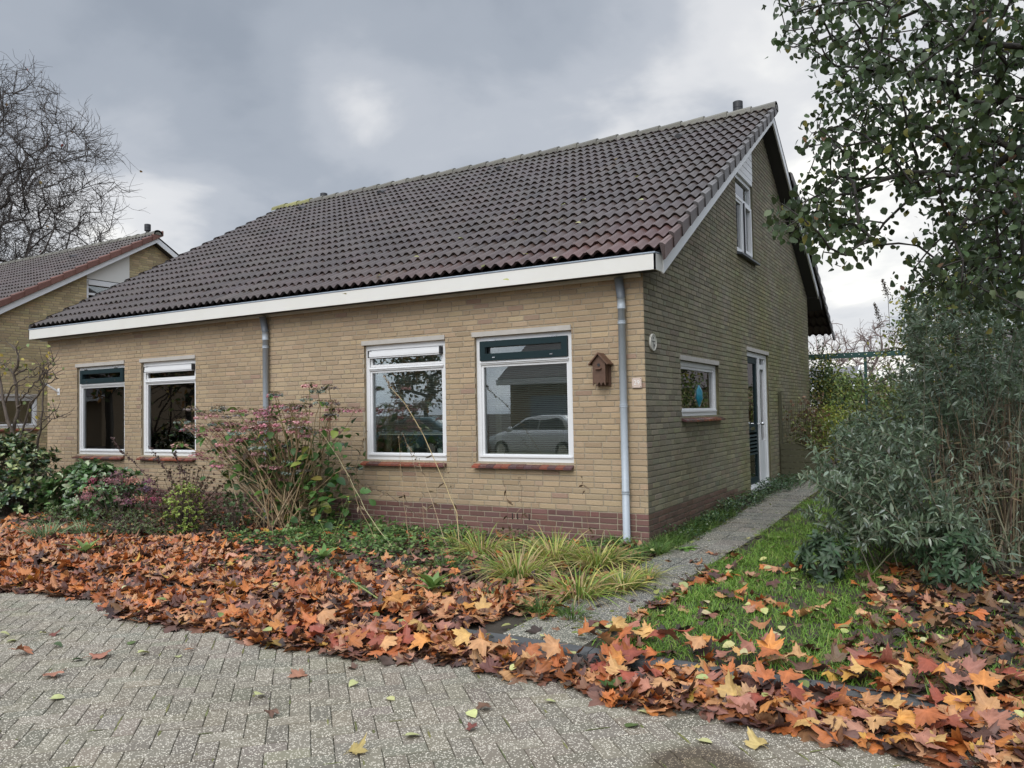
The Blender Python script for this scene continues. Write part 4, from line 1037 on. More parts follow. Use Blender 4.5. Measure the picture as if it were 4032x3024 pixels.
# ------------------------------------------------------------------ shrubs and perennials
def curve(a,b,bow,n=7):
    a=A(a,float);b=A(b,float);t=np.linspace(0,1,n)[:,None]
    return a+(b-a)*t+A(bow,float)*(4*t*(1-t))
def fol(mb,r,pts,dirs,size,cols,tpl,m=0,jit=.5,wid=None):
    n=len(pts);nr=A([0,0,1.])+r.normal(0,jit,(n,3));scatter(mb,tpl,pts,dirs,nr,size,cols,m,wid)
def hydrangea():
    base=(-4.75,-.62,0.0);r=R(400)
    t=thing('hydrangea_bush',base,'large hydrangea with bare tan stems and faded pink flower heads under the middle downpipe','hydrangea')
    st=MB();lf=MB();hd=MB()
    heads=[];n=105
    for i in range(n):
        while True:
            hx=r.uniform(-6.45,-3.75);hz=r.uniform(.75,2.0)
            top=1.62+.42*math.exp(-((hx+4.1)/.38)**2)+.1*math.sin(hx*5)-.35*sm(-5.9,-6.6,hx);
            top-= .75*sm(-3.95,-3.6,hx)
            lo=max(.8,top-.75)
            if hz<top and hz>lo and (hz>top-.35 or r.rand()<.42):break
        hy=r.uniform(-1.35,-.35)
        heads.append((hx,hy,hz))
    heads=A(heads)
    for i,(hx,hy,hz) in enumerate(heads):
        b=A([base[0]+r.normal(0,.17),base[1]+r.normal(0,.12),0]);e=A([hx,hy,hz])
        p=curve(b,e,((hx-b[0])*.10,0,.10+.1*r.rand()))+np.vstack([[0,0,0],r.normal(0,.012,(5,3)),[0,0,0]])
        col=pick(r,1,[(.32,.22,.12),(.40,.30,.17),(.24,.16,.09),(.22,.22,.09)],.12)[0]
        st.tube(p,np.linspace(.0105,.004,7),5,tuple(col))
        if r.rand()<.85:                    # side twig
            k=r.randint(2,5);q=p[k];e2=q+A([r.normal(0,.12),r.normal(0,.1),r.uniform(.12,.3)]);st.tube([q,(q+e2)/2+[0,0,.02],e2],[.0045,.0035,.002],4,tuple(col*.9))
            if r.rand()<.5:heads=np.vstack([heads,e2])
        # a few opposite leaves left on the stem, more low down
        for k in range(1,7):
            if r.rand()<(.62 if k<4 else .42):
                for s in (-1,1):
                    if r.rand()<.75:
                        a=r.uniform(0,6.28);d=A([math.cos(a)*s,math.sin(a)*s,r.uniform(-.8,.35)])
                        g=pick(r,1,[(.07,.15,.03),(.10,.19,.035),(.05,.10,.03),(.26,.27,.05),(.05,.07,.03),(.10,.07,.045)],.15,[5,4,4,1.3,2,1.5])[0]
                        scatter(lf,oval(.32,.3,.35),[p[k]],[d],[[r.normal(0,.3),r.normal(0,.3),1]],r.uniform(.07,.16),[g])
    # bare upright canes from the stool
    for i in range(110):
        b=A([base[0]+r.normal(0,.24),base[1]+r.normal(0,.16),0]);a=r.normal(0,.55);h=r.uniform(.3,1.15)
        e=b+A([math.sin(a)*h*.7,r.normal(0,.12),h]);st.tube(curve(b,e,(0,0,.03),5),np.linspace(.0075,.0035,5),5,tuple(pick(r,1,[(.38,.28,.16),(.28,.19,.10),(.46,.36,.22)],.12)[0]))
    PK=[(.58,.25,.28),(.42,.17,.20),(.56,.29,.28),(.32,.18,.17),(.26,.22,.19),(.19,.23,.19),(.56,.36,.30)]
    for i,h in enumerate(heads):
        R0=r.uniform(.065,.105);tilt=A([r.normal(0,.18),r.normal(0,.18),1]);grey=r.rand()<.22
        # fertile centre: a flat dome of tiny seed heads
        n=70;a=r.uniform(0,6.28,n);q=np.sqrt(r.rand(n))*R0*.95
        pos=h+np.stack([q*np.cos(a),q*np.sin(a),.018-q*q*2.2+r.uniform(-.006,.008,n)],1)
        scatter(hd,oval(.5,.2,.1),pos,unit(r,n)*[1,1,.5],np.tile([0,0,1.],(n,1))+r.normal(0,.5,(n,3)),.013,pick(r,n,[(.17,.13,.05),(.14,.12,.05),(.22,.17,.08),(.20,.10,.09)],.15))
        n=14;a=r.uniform(0,6.28,n);q=R0*r.uniform(.75,1.25,n)
        c0=pick(r,1,PK,.1,[5,3,4,2,2,1.5,2] if not grey else [0,0,0,2,4,5,0])[0]
        for kf in range(4):
            aa=a+kf*1.57+r.normal(0,.2,n)
            pos=h+np.stack([q*np.cos(a),q*np.sin(a),-.012+r.uniform(-.02,.012,n)],1)
            d=np.stack([np.cos(aa)*.8,np.sin(aa)*.8,-.35+r.normal(0,.25,n)],1)
            scatter(hd,oval(.48,-.15,.2),pos,d,np.tile([0,0,1.],(n,1))+r.normal(0,.3,(n,3)),r.uniform(.022,.033,n),c0*np.clip(1+r.normal(0,.16,(n,1)),.5,1.6))
    # thin rays that hold each head
        for kf in range(6):
            aa=kf*1.05+r.rand();st.tube([h-[0,0,.06],h+[math.cos(aa)*R0*.7,math.sin(aa)*R0*.7,0]],[.0018,.0012],3,(.22,.16,.08))
    # leaves in the lower right and round the foot
    for cx,cz,sx,sz,nn in ((-4.15,.55,.35,.45,130),(-4.75,.9,.5,.4,100),(-5.5,.9,.5,.35,80),(-3.75,1.15,.2,.25,16),(-4.3,.2,.5,.15,45)):
        n=nn;pos=np.stack([r.normal(cx,sx*.5,n),r.uniform(-1.0,-.25,n),np.abs(r.normal(cz,sz*.6,n))],1)
        scatter(lf,oval(.34,.25,.3),pos,unit(r,n)*[1,1,.5],np.tile([0,-.4,1.],(n,1))+r.normal(0,.4,(n,3)),r.uniform(.07,.16,n),pick(r,n,[(.06,.14,.03),(.09,.18,.04),(.04,.09,.03),(.25,.27,.06),(.34,.27,.07)],.15,[5,4,3,1,.6]))
        for q in pos[::2]: st.tube([q,(q+A([base[0]+r.normal(0,.2),base[1],.0]))/2+[0,0,.1],A([base[0]+r.normal(0,.2),base[1],.0])],.003,3,(.25,.2,.1))
    st.build('stems',m_stem,t,smooth=True);lf.build('leaves',m_leaf,t,smooth=True);hd.build('flower_heads',m_petal,t)
hydrangea()

def rosette_shrub(name,loc,rad,nro,per,size,cols,label,cat,tpl,mat,seed,bot=.85,stem=(.07,.05,.035),extra=None,up=.7,group=None,jz=.12,inner=.25):
    """leafy shrub: twigs fan from the base to an uneven outline, each ends in a whorl of leaves"""
    r=R(seed);t=thing(name,loc,label,cat,group);st=MB();lf=MB();c=A(loc)+[0,0,rad[2]*.95]
    for i in range(nro):
        u=unit(r,1)[0]
        if u[2]<-bot: u[2]=-u[2]
        k=(1 if r.rand()>inner else r.uniform(.5,.95))*(1+r.normal(0,jz))
        p=c+u*A(rad)*k
        if p[2]<loc[2]+.03:p[2]=loc[2]+.03+r.rand()*.05
        b=A(loc)+[r.normal(0,rad[0]*.12),r.normal(0,rad[1]*.12),0]
        if i%3==0: st.tube(curve(b,p,(0,0,.05*rad[2]),5),np.linspace(.007,.002,5),4,stem)
        dd=u*[1,1,.6]+[0,0,up];dd/=np.linalg.norm(dd)
        n=per;a=np.arange(n)*2.4+r.rand()*6;tmp=np.cross(dd,[.3,.9,.2]);tmp/=np.linalg.norm(tmp);t2=np.cross(dd,tmp)
        s=r.uniform(.35,1.15,n)
        D=dd*(1-s*.6)[:,None]+(tmp*np.cos(a)[:,None]+t2*np.sin(a)[:,None])*s[:,None]
        col=pick(r,n,cols,.14)*r.uniform(.8,1.2)
        pos=p-dd*.02+dd*r.uniform(-.05,.01,n)[:,None]*size*8
        scatter(lf,tpl,pos,D,dd+r.normal(0,.15,(n,3)),size*r.uniform(.7,1.15,n),col)
        if extra and r.rand()<extra[0]: 
            n=22;pp=p+dd*.01+r.normal(0,.016,(n,3));scatter(lf,oval(.5,.2,0),pp,unit(r,n),unit(r,n),.012,pick(r,n,extra[1],.15))
    st.build('stems',m_stem,t,smooth=True);lf.build('leaves',mat,t,smooth=True);return t
OV=oval(.27,.25,.2);RND=oval(.42,.2,.25);LAN=oval(.13,.3,.35)
rosette_shrub('skimmia_bush',(-10.1,-1.35,0),(.62,.55,.62),420,8,.095,[(.035,.075,.025),(.06,.11,.03),(.03,.055,.025),(.13,.15,.05),(.35,.40,.18)],'dark glossy evergreen bush with reddish buds under the small bare tree at the far left','bush',OV,m_gloss,410,extra=(.25,[(.12,.035,.03),(.16,.05,.04)]),up=.9)
rosette_shrub('rhododendron_bush',(-8.55,-1.05,0),(.85,.5,.40),300,8,.12,[(.06,.13,.035),(.09,.18,.05),(.14,.23,.08),(.05,.09,.03),(.28,.33,.18)],'low wide evergreen bush with big oval leaves under the leftmost front window','bush',OV,m_gloss,411,up=.9)
rosette_shrub('small_hydrangea',(-7.15,-1.55,0),(.52,.45,.36),110,6,.06,[(.07,.10,.04),(.14,.07,.06),(.06,.08,.04)],'low hydrangea with purple and crimson flower heads in front of the evergreen bush','hydrangea',RND,m_leaf,412,up=.8)
def small_heads():
    r=R(413);t=bpy.data.objects['small_hydrangea'];hd=MB()
    for i in range(20):
        u=unit(r,1)[0];u[2]=abs(u[2]);p=A([-7.15,-1.55,.38])+u*A([.55,.45,.36])
        n=85;q=r.normal(0,1,(n,3))*[.045,.045,.024];pos=p+q
        c0=pick(r,1,[(.34,.07,.12),(.22,.09,.13),(.14,.09,.13),(.30,.14,.15),(.15,.07,.08),(.42,.20,.14)],.1)[0]
        scatter(hd,oval(.48,-.1,.1),pos,unit(r,n),q+[0,0,.02],r.uniform(.016,.026,n),c0*np.clip(1+r.normal(0,.2,(n,1)),.4,1.7))
    hd.build('flower_heads',m_petal,t)
small_heads()
rosette_shrub('lime_shrub',(-5.75,-1.55,0),(.26,.25,.32),180,9,.035,[(.26,.32,.06),(.33,.38,.10),(.18,.25,.05)],'small lime-green shrub left of the big hydrangea','shrub',OV,m_leaf,414,up=1.2)
rosette_shrub('dark_leaf_shrub',(-5.15,-1.25,0),(.30,.25,.28),110,8,.04,[(.04,.08,.025),(.06,.10,.03),(.10,.13,.05)],'small dark green shrub between the lime-green one and the big hydrangea','shrub',OV,m_leaf,415,up=.8)
rosette_shrub('brown_perennials',(-9.55,-.62,0),(.45,.3,.38),170,8,.035,[(.12,.08,.05),(.09,.07,.04),(.16,.09,.06)],'withered brown perennial right of the dark evergreen bush at far left','plant',OV,m_dead,416,up=1.)
rosette_shrub('brown_perennials',(-6.75,-.72,0),(.75,.35,.42),330,8,.032,[(.13,.07,.05),(.10,.08,.04),(.16,.06,.05),(.10,.11,.04)],'wide withered reddish-brown perennial under the second window from the left','plant',OV,m_dead,417,up=1.)
rosette_shrub('low_green_shrub',(-6.3,-1.95,0),(.75,.35,.17),330,8,.03,[(.08,.12,.035),(.11,.15,.05),(.16,.13,.07),(.06,.09,.03)],'low fine-leaved green plant in front of the purple hydrangea','plant',OV,m_leaf,418,up=.9)
rosette_shrub('low_green_shrub',(-8.0,-1.85,0),(.5,.3,.15),150,7,.035,[(.07,.12,.035),(.12,.15,.05)],'low green plant behind the blue-green grass at the far left','plant',OV,m_leaf,419,up=.9)

def groundcover():
    r=R(430);mb=MB();pts=[]
    def patch(x0,x1,y0,y1,n,h,size,cols,tpl,den=lambda x,y:1.):
        x=r.uniform(x0,x1,n);y=r.uniform(y0,y1,n);f=.5+.5*np.sin(x*4.7+np.sin(y*3))*np.sin(y*5.3+x);k=r.rand(n)<(.25+.75*f)*den(x,y)
        x,y,f=x[k],y[k],f[k];n=len(x);z=gz(x,y)+r.uniform(.01,1,n)*h*(.35+.65*f)
        scatter(mb,tpl,np.stack([x,y,z],1),unit(r,n)*[1,1,.35]+[0,0,.15],A([0,0,1.])+r.normal(0,.45,(n,3)),size*r.uniform(.6,1.25,n),pick(r,n,cols,.15))
    G1=[(.10,.19,.05),(.14,.24,.06),(.07,.13,.04),(.20,.27,.09)]
    patch(-4.6,-2.2,-1.9,-.15,5200,.17,.055,G1,OV);patch(-2.4,-.6,-1.7,-.1,3600,.11,.045,G1+[(.2,.2,.07),(.12,.08,.05)],OV)
    patch(-9,-4.4,-2.6,-1.6,3000,.06,.03,G1+[(.2,.16,.08)],OV);patch(-3.6,.2,-3.2,-1.6,3300,.05,.035,G1+[(.13,.10,.05)],RND)
    patch(-9.5,-5,-1.2,-.1,2600,.16,.045,[(.05,.08,.03),(.08,.07,.04),(.10,.06,.04)],OV)
    patch(-.6,.25,-1.2,-.1,1600,.1,.04,G1,OV)
    mb.build('bed_ground_cover',m_leaf,smooth=True,tag=T('low leafy ground cover and weeds at the foot of the front wall','ground cover',kind='stuff'))
    mb=MB()
    patch(.03,.42,.4,4.9,7000,.20,.034,[(.03,.07,.025),(.04,.09,.03),(.06,.11,.035),(.10,.14,.05)],OV,lambda x,y:sm(.46,.2,x-.05*np.sin(y*4)-.08*(y>3)))
    patch(.05,.55,4.9,6.6,2600,.22,.034,[(.03,.07,.025),(.04,.09,.03),(.06,.11,.035)],OV,lambda x,y:1.)
    mb.build('wall_ground_cover',m_gloss,smooth=True,tag=T('dark evergreen ground cover running along the gable wall to the door','ground cover',kind='stuff'))
    mb=MB();n=9000;x=r.uniform(.02,.40,n);y=r.uniform(-.3,3.2,n);k=r.rand(n)<sm(.42,.15,x)*sm(3.3,1.2,y)*(.3+.7*(np.sin(y*6)>-.2));x,y=x[k],y[k];n=len(x)
    blades(mb,r,np.stack([x,y,gz(x,y)],1),np.stack([r.normal(.15,.4,n),r.normal(0,.4,n),np.ones(n)],1),r.uniform(.08,.2,n),r.uniform(.003,.006,n),pick(r,n,GRN,.14),r.uniform(.2,.8,n),4)
    # sparse weeds and thin grass through the leaves of the bed
    n=9000;x=r.uniform(-9,.3,n);y=r.uniform(-3.4,-.1,n);k=r.rand(n)<.5*(.5+.5*np.sin(x*3.3)*np.sin(y*4.1+x))*(.3+.7*sm(-3.2,-2.2,y))*np.where(x>-3,1.,.45);x,y=x[k],y[k];n=len(x)
    blades(mb,r,np.stack([x,y,gz(x,y)],1),np.stack([r.normal(0,.5,n),r.normal(0,.5,n),np.ones(n)],1),r.uniform(.06,.2,n),r.uniform(.002,.004,n),pick(r,n,GRN+[(.3,.26,.13)],.14),r.uniform(.2,.8,n),4)
    mb.build('rough_grass',m_blade,smooth=True,tag=T('rough grass along the wall corner and through the flower bed','grass',kind='stuff'))
groundcover()

def stalk(pts3,label,seed,rad=.0035,col=(.34,.25,.14),seeds=26,group='dry seed stalks in front of the wall',name='dry_stalk',dark=False,start=.45):
    """tall dry stem with small seed pods along its upper part"""
    r=R(seed);b=A(pts3[0],float);t=thing(name,tuple(b),label,'dry stem',group);p=A(pts3,float)
    tt=np.linspace(0,1,len(p));u=np.linspace(0,1,14);q=np.stack([np.interp(u,tt,p[:,k]) for k in range(3)],1)+np.vstack([[0,0,0],r.normal(0,.004,(13,3))])
    mb=MB();mb.tube(q,np.linspace(rad,rad*.4,14),5,col);mb.build('stem',m_stem,t,smooth=True)
    mb=MB();n=seeds;s=r.uniform(start,1,n);pos=np.stack([np.interp(s,u,q[:,k]) for k in range(3)],1)+r.normal(0,.008 if not dark else .012,(n,3))
    c=pick(r,n,[(.20,.14,.08),(.28,.2,.11),(.12,.09,.05)] if not dark else [(.07,.035,.03),(.10,.05,.04),(.05,.03,.03)],.15)
    scatter(mb,oval(.4,.5,.2),pos,unit(r,n),unit(r,n),r.uniform(.012,.028,n)*(1.3 if dark else 1),c)
    if not dark:
        n=5;s=r.uniform(.1,.6,n);pos=np.stack([np.interp(s,u,q[:,k]) for k in range(3)],1);scatter(mb,LAN,pos,unit(r,n)*[1,1,.3]-[0,0,.5],unit(r,n),.09,pick(r,n,[(.14,.09,.05),(.2,.14,.08)],.1))
    mb.build('seed_pods',m_dead,t)
def at(px,py,y): d=ray(px,py);return tuple(cam_p+d*(y-cam_p[1])/d[1])
for i,(pp,lab,rd,n,st) in enumerate([
    ([(995,1215,-1.3),(985,1100,-1.2),(962,1045,-1.15),(925,960,-1.1),(880,880,-1.05),(845,838,-1.0),(829,812,-1.)],'longest dry stalk, leaning left across the blind of the third window',.006,90,.5),
    ([(970,1200,-1.3),(925,1060,-1.2),(905,1000,-1.2),(880,960,-1.2)],'dry stalk beneath the longest leaning one',.0035,22,.5),
    ([(885,1205,-.9),(875,1110,-.9),(865,1000,-.9),(862,940,-.9)],'nearly upright pale stalk below the third window',.0035,12,.6),
    ([(920,1170,-.8),(908,1060,-.8),(888,980,-.8),(868,935,-.8)],'thin stalk leaning left below the third window',.003,14,.5),
    ([(780,1150,-.7),(775,1060,-.7),(768,1010,-.7),(790,930,-.7)],'dark stalk at the left corner of the third window',.004,50,.2),
    ([(850,1195,-1.3),(800,1120,-1.2),(760,1040,-1.1),(722,975,-1.),(690,930,-1.)],'long tan stalk leaning left towards the big hydrangea',.0055,26,.5),
    ([(815,1180,-1.2),(775,1090,-1.1),(745,1010,-1.),(728,965,-1.)],'tan stalk leaning left beside the longer one at the hydrangea',.004,16,.5),
    ([(1005,1200,-1.),(985,1120,-1.),(968,1030,-1.),(958,1000,-1.)],'short stalk right of the longest leaning one',.003,12,.5),
    ([(1100,1130,-.4),(1093,1060,-.4),(1082,1020,-.4)],'thin dark stalk against the plinth below the fourth window',.0022,6,.6),
    ([(1130,1130,-.4),(1127,1060,-.4),(1120,1030,-.4)],'thin dark stalk next to the other one below the fourth window',.0022,6,.6),
    ([(1275,1150,-.35),(1262,1050,-.35),(1255,1030,-.35)],'short thin stalk left of the grey downpipe',.002,8,.6),
    ([(995,1180,-1.5),(900,1110,-1.1),(840,1070,-.9),(790,1050,-.8),(760,1040,-.8)],'dark stem with shrivelled leaves sloping down to the right under the third window',.0045,70,.5),
    ([(590,1170,-1.5),(585,1060,-1.3),(577,1010,-1.3)],'pale straight stalk in front of the big hydrangea',.003,6,.7),
    ([(640,1160,-.9),(655,1060,-.8),(662,960,-.7)],'slim stalk right of the big hydrangea',.003,10,.6)]):
    P3=[at(a,b,y) for a,b,y in pp];P3[0]=(P3[0][0],P3[0][1],0.0)
    stalk(P3,lab,500+i,rd,seeds=n,start=st,col=tuple(pick(R(520+i),1,[(.36,.27,.15),(.30,.2,.11),(.42,.33,.2)],.1)[0]) if 'dark' not in lab else (.09,.06,.04))
for i,(pp,lab) in enumerate([
    ([(395,1130,-1.1),(330,1040,-1.),(290,1000,-1.),(262,975,-1.),(240,945,-1.)],'dark seed spike leaning left under the leftmost window'),
    ([(400,1120,-.9),(375,1040,-.9),(350,1000,-.9),(322,965,-.9)],'thick dark seed spike between the two left windows'),
    ([(440,1120,-.9),(405,1040,-.9),(385,1000,-.9),(377,975,-.9)],'short dark seed spike below the second window')]):
    P3=[at(a,b,y) for a,b,y in pp];P3[0]=(P3[0][0],P3[0][1],0.)
    stalk(P3,lab,540+i,.006,(.08,.045,.035),150,'dark seed spikes','seed_spike',True,.15)
def weed(px,py,lab,seed,L=.17,n=11,cols=[(.16,.27,.06),(.12,.22,.05),(.22,.33,.10)],name='leaf_rosette',tpl=LAN,up=.9):
    r=R(seed);q=hit(px,py,.0);q[2]=float(gz(q[0],q[1]))+(.05 if q[1]<-2.7 else .015);mb=MB();a=np.arange(n)*2.4+r.rand();s=r.uniform(.4,1.2,n)
    d=np.stack([np.cos(a)*s,np.sin(a)*s,np.full(n,up)],1);scatter(mb,tpl,np.tile(q,(n,1)),d,-np.stack([np.cos(a),np.sin(a),-np.ones(n)*.8],1),L*r.uniform(.7,1.15,n),pick(r,n,cols,.12))
    mb.build(name,m_leaf,base=tuple(q),smooth=True,tag=T(lab,'weed'))
weed(935,1290,'bright green dandelion-like rosette in the middle of the leaf drift',600,.22,14,tpl=oval(.16,.3,.4))
weed(185,1205,'fresh green rosette of long leaves at the left end of the leaf drift',601,.26,9,tpl=oval(.15,.3,.3))
weed(700,1210,'green rosette left of the middle of the drift',602,.18,12)
weed(1075,1140,'broad dark green mullein-like rosette against the plinth',603,.20,9,[(.06,.13,.045),(.08,.16,.06)],tpl=oval(.28,.25,.3))
weed(1005,1175,'clump of broad dark leaves left of the mullein-like rosette',604,.15,10,[(.06,.13,.045),(.08,.16,.06)],tpl=oval(.28,.25,.3))
weed(1480,1190,'flattened green rosette on the edge of the slab path',605,.15,9,tpl=oval(.2,.2,.4),up=.3)
weed(1320,1480,'sprig of small green leaves stuck in the near leaf drift',606,.10,6,[(.07,.13,.03),(.10,.17,.04)],tpl=oval(.36,.2,.2),up=1.2)
def primrose():
    r=R(610);q=hit(722,1190,0.);t=thing('evening_primrose',(q[0],q[1],0),'small plant with pale yellow flowers between the big hydrangea and the third window','flower');st=MB();lf=MB();fl=MB()
    for px,py in ((735,1135),(728,1140),(748,1140),(690,1125),(752,1045+28),(755,1085)):
        e=A(at(px,py,q[1]+.05));b=A([q[0]+r.normal(0,.04),q[1]+r.normal(0,.04),0]);p=curve(b,e,(0,0,.03),6);st.tube(p,.0028,4,(.16,.2,.07))
        for k in range(1,6):
            for j in range(3): scatter(lf,LAN,[p[k]],[unit(r,1)[0]*[1,1,.4]],[[0,0,1]],.07,[pick(r,1,GRN,.1)[0]])
        for j in range(4): a=j*1.57+r.rand();scatter(fl,RND,[e],[[math.cos(a),math.sin(a),.5]],[[0,0,1]],.024,[(.62,.62,.12)])
    st.build('stems',m_stem,t);lf.build('leaves',m_leaf,t);fl.build('flowers',m_petal,t)
primrose()
def fallen_stem():
    r=R(611);P=[at(1030,1315-5,-3.0),at(960,1275,-2.9),at(880,1225,-2.8)];P=[hit(838,1308,.06),hit(790,1275,.10),hit(740,1243,.16),hit(690,1225,.2)]
    mb=MB();mb.tube(P,[.006,.006,.005,.003],5,(.32,.36,.13));n=60;s=r.uniform(.35,1,n);pos=np.stack([np.interp(s,np.linspace(0,1,4),A(P)[:,k]) for k in range(3)],1)
    scatter(mb,LAN,pos,unit(r,n)*[1,1,.6],unit(r,n),.055,pick(r,n,[(.09,.16,.05),(.13,.2,.08)],.1));b=P[0]
    mb.build('fallen_green_stem',m_leaf,base=tuple(b),tag=T('leaning pale green stem with small leaves lying over the leaf drift','plant stem'))
fallen_stem()

# ------------------------------------------------------------------ big butterfly bush at the right
def buddleja():
    r=R(700);base=(2.95,1.0,.02);t=thing('butterfly_bush',base,'huge grey-green butterfly bush with long narrow leaves right of the path','bush')
    st=MB();lf=MB();tips=[]
    LC=[(.13,.175,.10),(.17,.22,.14),(.095,.135,.07),(.24,.30,.21),(.36,.41,.33)];LW=[5,5,3.5,2.5,1.3]
    tp=[oval(.14,.45,.5),oval(.16,.3,.25),oval(.12,.5,.8)]
    P=[];D=[];S=[]
    def shoot(b,e,bow,rad,leafy=.35,side=7,L=.125):
        p=curve(b,e,bow,9)+np.vstack([[0,0,0],r.normal(0,.012,(8,3))])
        st.tube(p,np.linspace(rad,.002,9),5,tuple(pick(r,1,[(.17,.14,.09),(.12,.10,.07),(.22,.20,.13)],.1)[0]))
        def leaves(q,t0,step,LL):
            seg=np.linalg.norm(np.diff(q,axis=0),axis=1);cum=np.concatenate([[0],np.cumsum(seg)]);s=cum[-1]*t0
            tg=np.gradient(q,axis=0);a=r.rand()*6
            while s<cum[-1]:
                x=A([np.interp(s,cum,q[:,k]) for k in range(3)]);d=A([np.interp(s,cum,tg[:,k]) for k in range(3)]);d/=np.linalg.norm(d)+1e-9
                u=np.cross(d,[math.cos(a),math.sin(a),.2]);u/=np.linalg.norm(u)+1e-9
                f=1-.45*(s/cum[-1])
                for sg in (1,-1): P.append(x);D.append(u*sg*.9+d*.6+A([0,0,-.12]));S.append(LL*f*r.uniform(.75,1.15))
                a+=1.57+r.normal(0,.2);s+=step*r.uniform(.7,1.3)
            x=q[-1]
            for j in range(4): P.append(x);D.append(unit(r,1)[0]*.5+d);S.append(LL*.55)
        leaves(p,leafy,.042,L)
        for j in range(side):
            k=r.randint(3,9) if side>3 else r.randint(2,9);q=p[min(k,8)];d=unit(r,1)[0];d[2]=abs(d[2])*.8+.1;ln=r.uniform(.12,.36)
            if (q+d*ln)[0]<1.45+.22*(q+d*ln)[2]: continue
            pp=curve(q,q+d*ln,(0,0,.03),5);st.tube(pp,np.linspace(.003,.0012,5),4,(.18,.17,.11));leaves(pp,.1,.034,L*.8)
    for i in range(96):                                  # main crown
        b=A([r.uniform(2.5,3.9),r.uniform(-.1,2.6),.02]);a=r.uniform(0,6.28);q=math.sqrt(r.rand())
        h=r.uniform(1.2,2.85);e=A([3.05+math.cos(a)*q*1.2,1.3+math.sin(a)*q*1.6,h*(1-.22*q*q)])
        if e[0]<1.68+.30*h:e[0]=1.68+.30*h+r.rand()*.35
        shoot(b,e,((e[0]-b[0])*.15,(e[1]-b[1])*.15,.25*r.rand()),r.uniform(.006,.012),.42,7)
    for i in range(30):                                  # arching skirt over the grass to the left
        b=A([r.uniform(2.3,2.9),r.uniform(-.2,2.2),.05]);zz_=r.uniform(.2,1.25);e=A([r.uniform(1.52+.12*zz_,2.1),r.uniform(.3,2.2),zz_]);shoot(b,e,(-.1,0,.3+.25*r.rand()),.007,.3,5)
    for i in range(44):                                  # low front growth
        b=A([r.uniform(2.2,3.4),r.uniform(-.7,.4),.02]);e=A([r.uniform(1.75,3.5),r.uniform(-1.15,-.2),r.uniform(.15,1.25)]);shoot(b,e,(-.05,-.1,.15),.006,.25,5)
    P_,D_,S_=A(P),A(D),A(S);kk=~((P_[:,0]>2.95+.25*np.sin(P_[:,2]*5))&(P_[:,2]<1.55)&(P_[:,2]>.15)&(P_[:,1]<1.7)&(r.rand(len(P_))<.82))&(P_[:,0]>1.40+.24*P_[:,2]);P_,D_,S_=P_[kk],D_[kk],S_[kk];n=len(P_);print('buddleja leaves',n)
    col=pick(r,n,LC,.13,LW);ti=r.randint(0,3,n);nr=A([0,0,1.])+r.normal(0,.55,(n,3))
    for k in range(3):
        q=ti==k;scatter(lf,tp[k],P_[q],D_[q],nr[q],S_[q],col[q])
    # spent brown flower spikes
    sp=MB()
    for (px,py,y) in ((1918,640,1.6),(1990,760,.6),(1775+12,1130,.9),(2092,985,-.3),(1900,690,2.0)):
        c=A(at(px,py,y));n=260;u=r.rand(n);L=.2;d=A([-.25,0,1.]) if py<700 else A([.1,0,-1.])
        pos=c+d*(u*L)[:,None]+r.normal(0,1,(n,3))*(.018*(1-u*.7))[:,None];scatter(sp,oval(.5,.2,0),pos,unit(r,n),unit(r,n),.012,pick(r,n,[(.07,.05,.03),(.10,.07,.04)],.2))
        st.tube([c,c-A([0,-.1,.35])],.003,4,(.12,.10,.07))
    st.build('stems',m_stem,t,smooth=True);lf.build('leaves',m_leaf,t,smooth=True);sp.build('flower_spikes',m_dead,t)
buddleja()
def reeds():
    r=R(720);t=thing('cane_clump',(3.5,.3,0),'dense clump of upright straw-coloured canes in the butterfly bush at the right edge','canes');mb=MB();lf=MB()
    for i in range(300):
        b=A([r.uniform(2.8,4.2),r.uniform(.15,1.6),0]);h=r.uniform(.6,1.75);e=b+A([r.normal(0,.13),r.normal(0,.13),h])
        mb.tube(curve(b,e,(r.normal(0,.04),r.normal(0,.04),0),6),np.linspace(.006,.0025,6),4,tuple(pick(r,1,[(.19,.14,.075),(.13,.10,.06),(.25,.19,.11),(.10,.10,.055),(.12,.08,.05)],.12)[0]))
        if r.rand()<.8:
            n=4;s=r.rand(n)[:,None];scatter(lf,LAN,b+(e-b)*s,unit(r,n)*[1,1,.5],unit(r,n),r.uniform(.05,.11,n),pick(r,n,[(.10,.10,.05),(.2,.15,.08),(.07,.09,.04),(.12,.07,.04)],.15))
    mb.build('canes',m_stem,t,smooth=True);lf.build('leaves',m_dead,t)
reeds()
rosette_shrub('small_green_bush',(2.95,-1.0,0),(.28,.25,.24),70,8,.075,[(.04,.08,.035),(.06,.11,.05),(.09,.13,.07)],'small dark green bush on the leaf litter in front of the canes','bush',oval(.17,.3,.4),m_leaf,730,up=.4)
rosette_shrub('small_green_bush',(1.98,-1.05,0),(.24,.22,.20),60,8,.085,[(.07,.11,.06),(.09,.13,.08),(.05,.09,.04)],'small grey-green bush at the grass edge left of the canes','bush',oval(.17,.3,.5),m_leaf,731,up=.4)
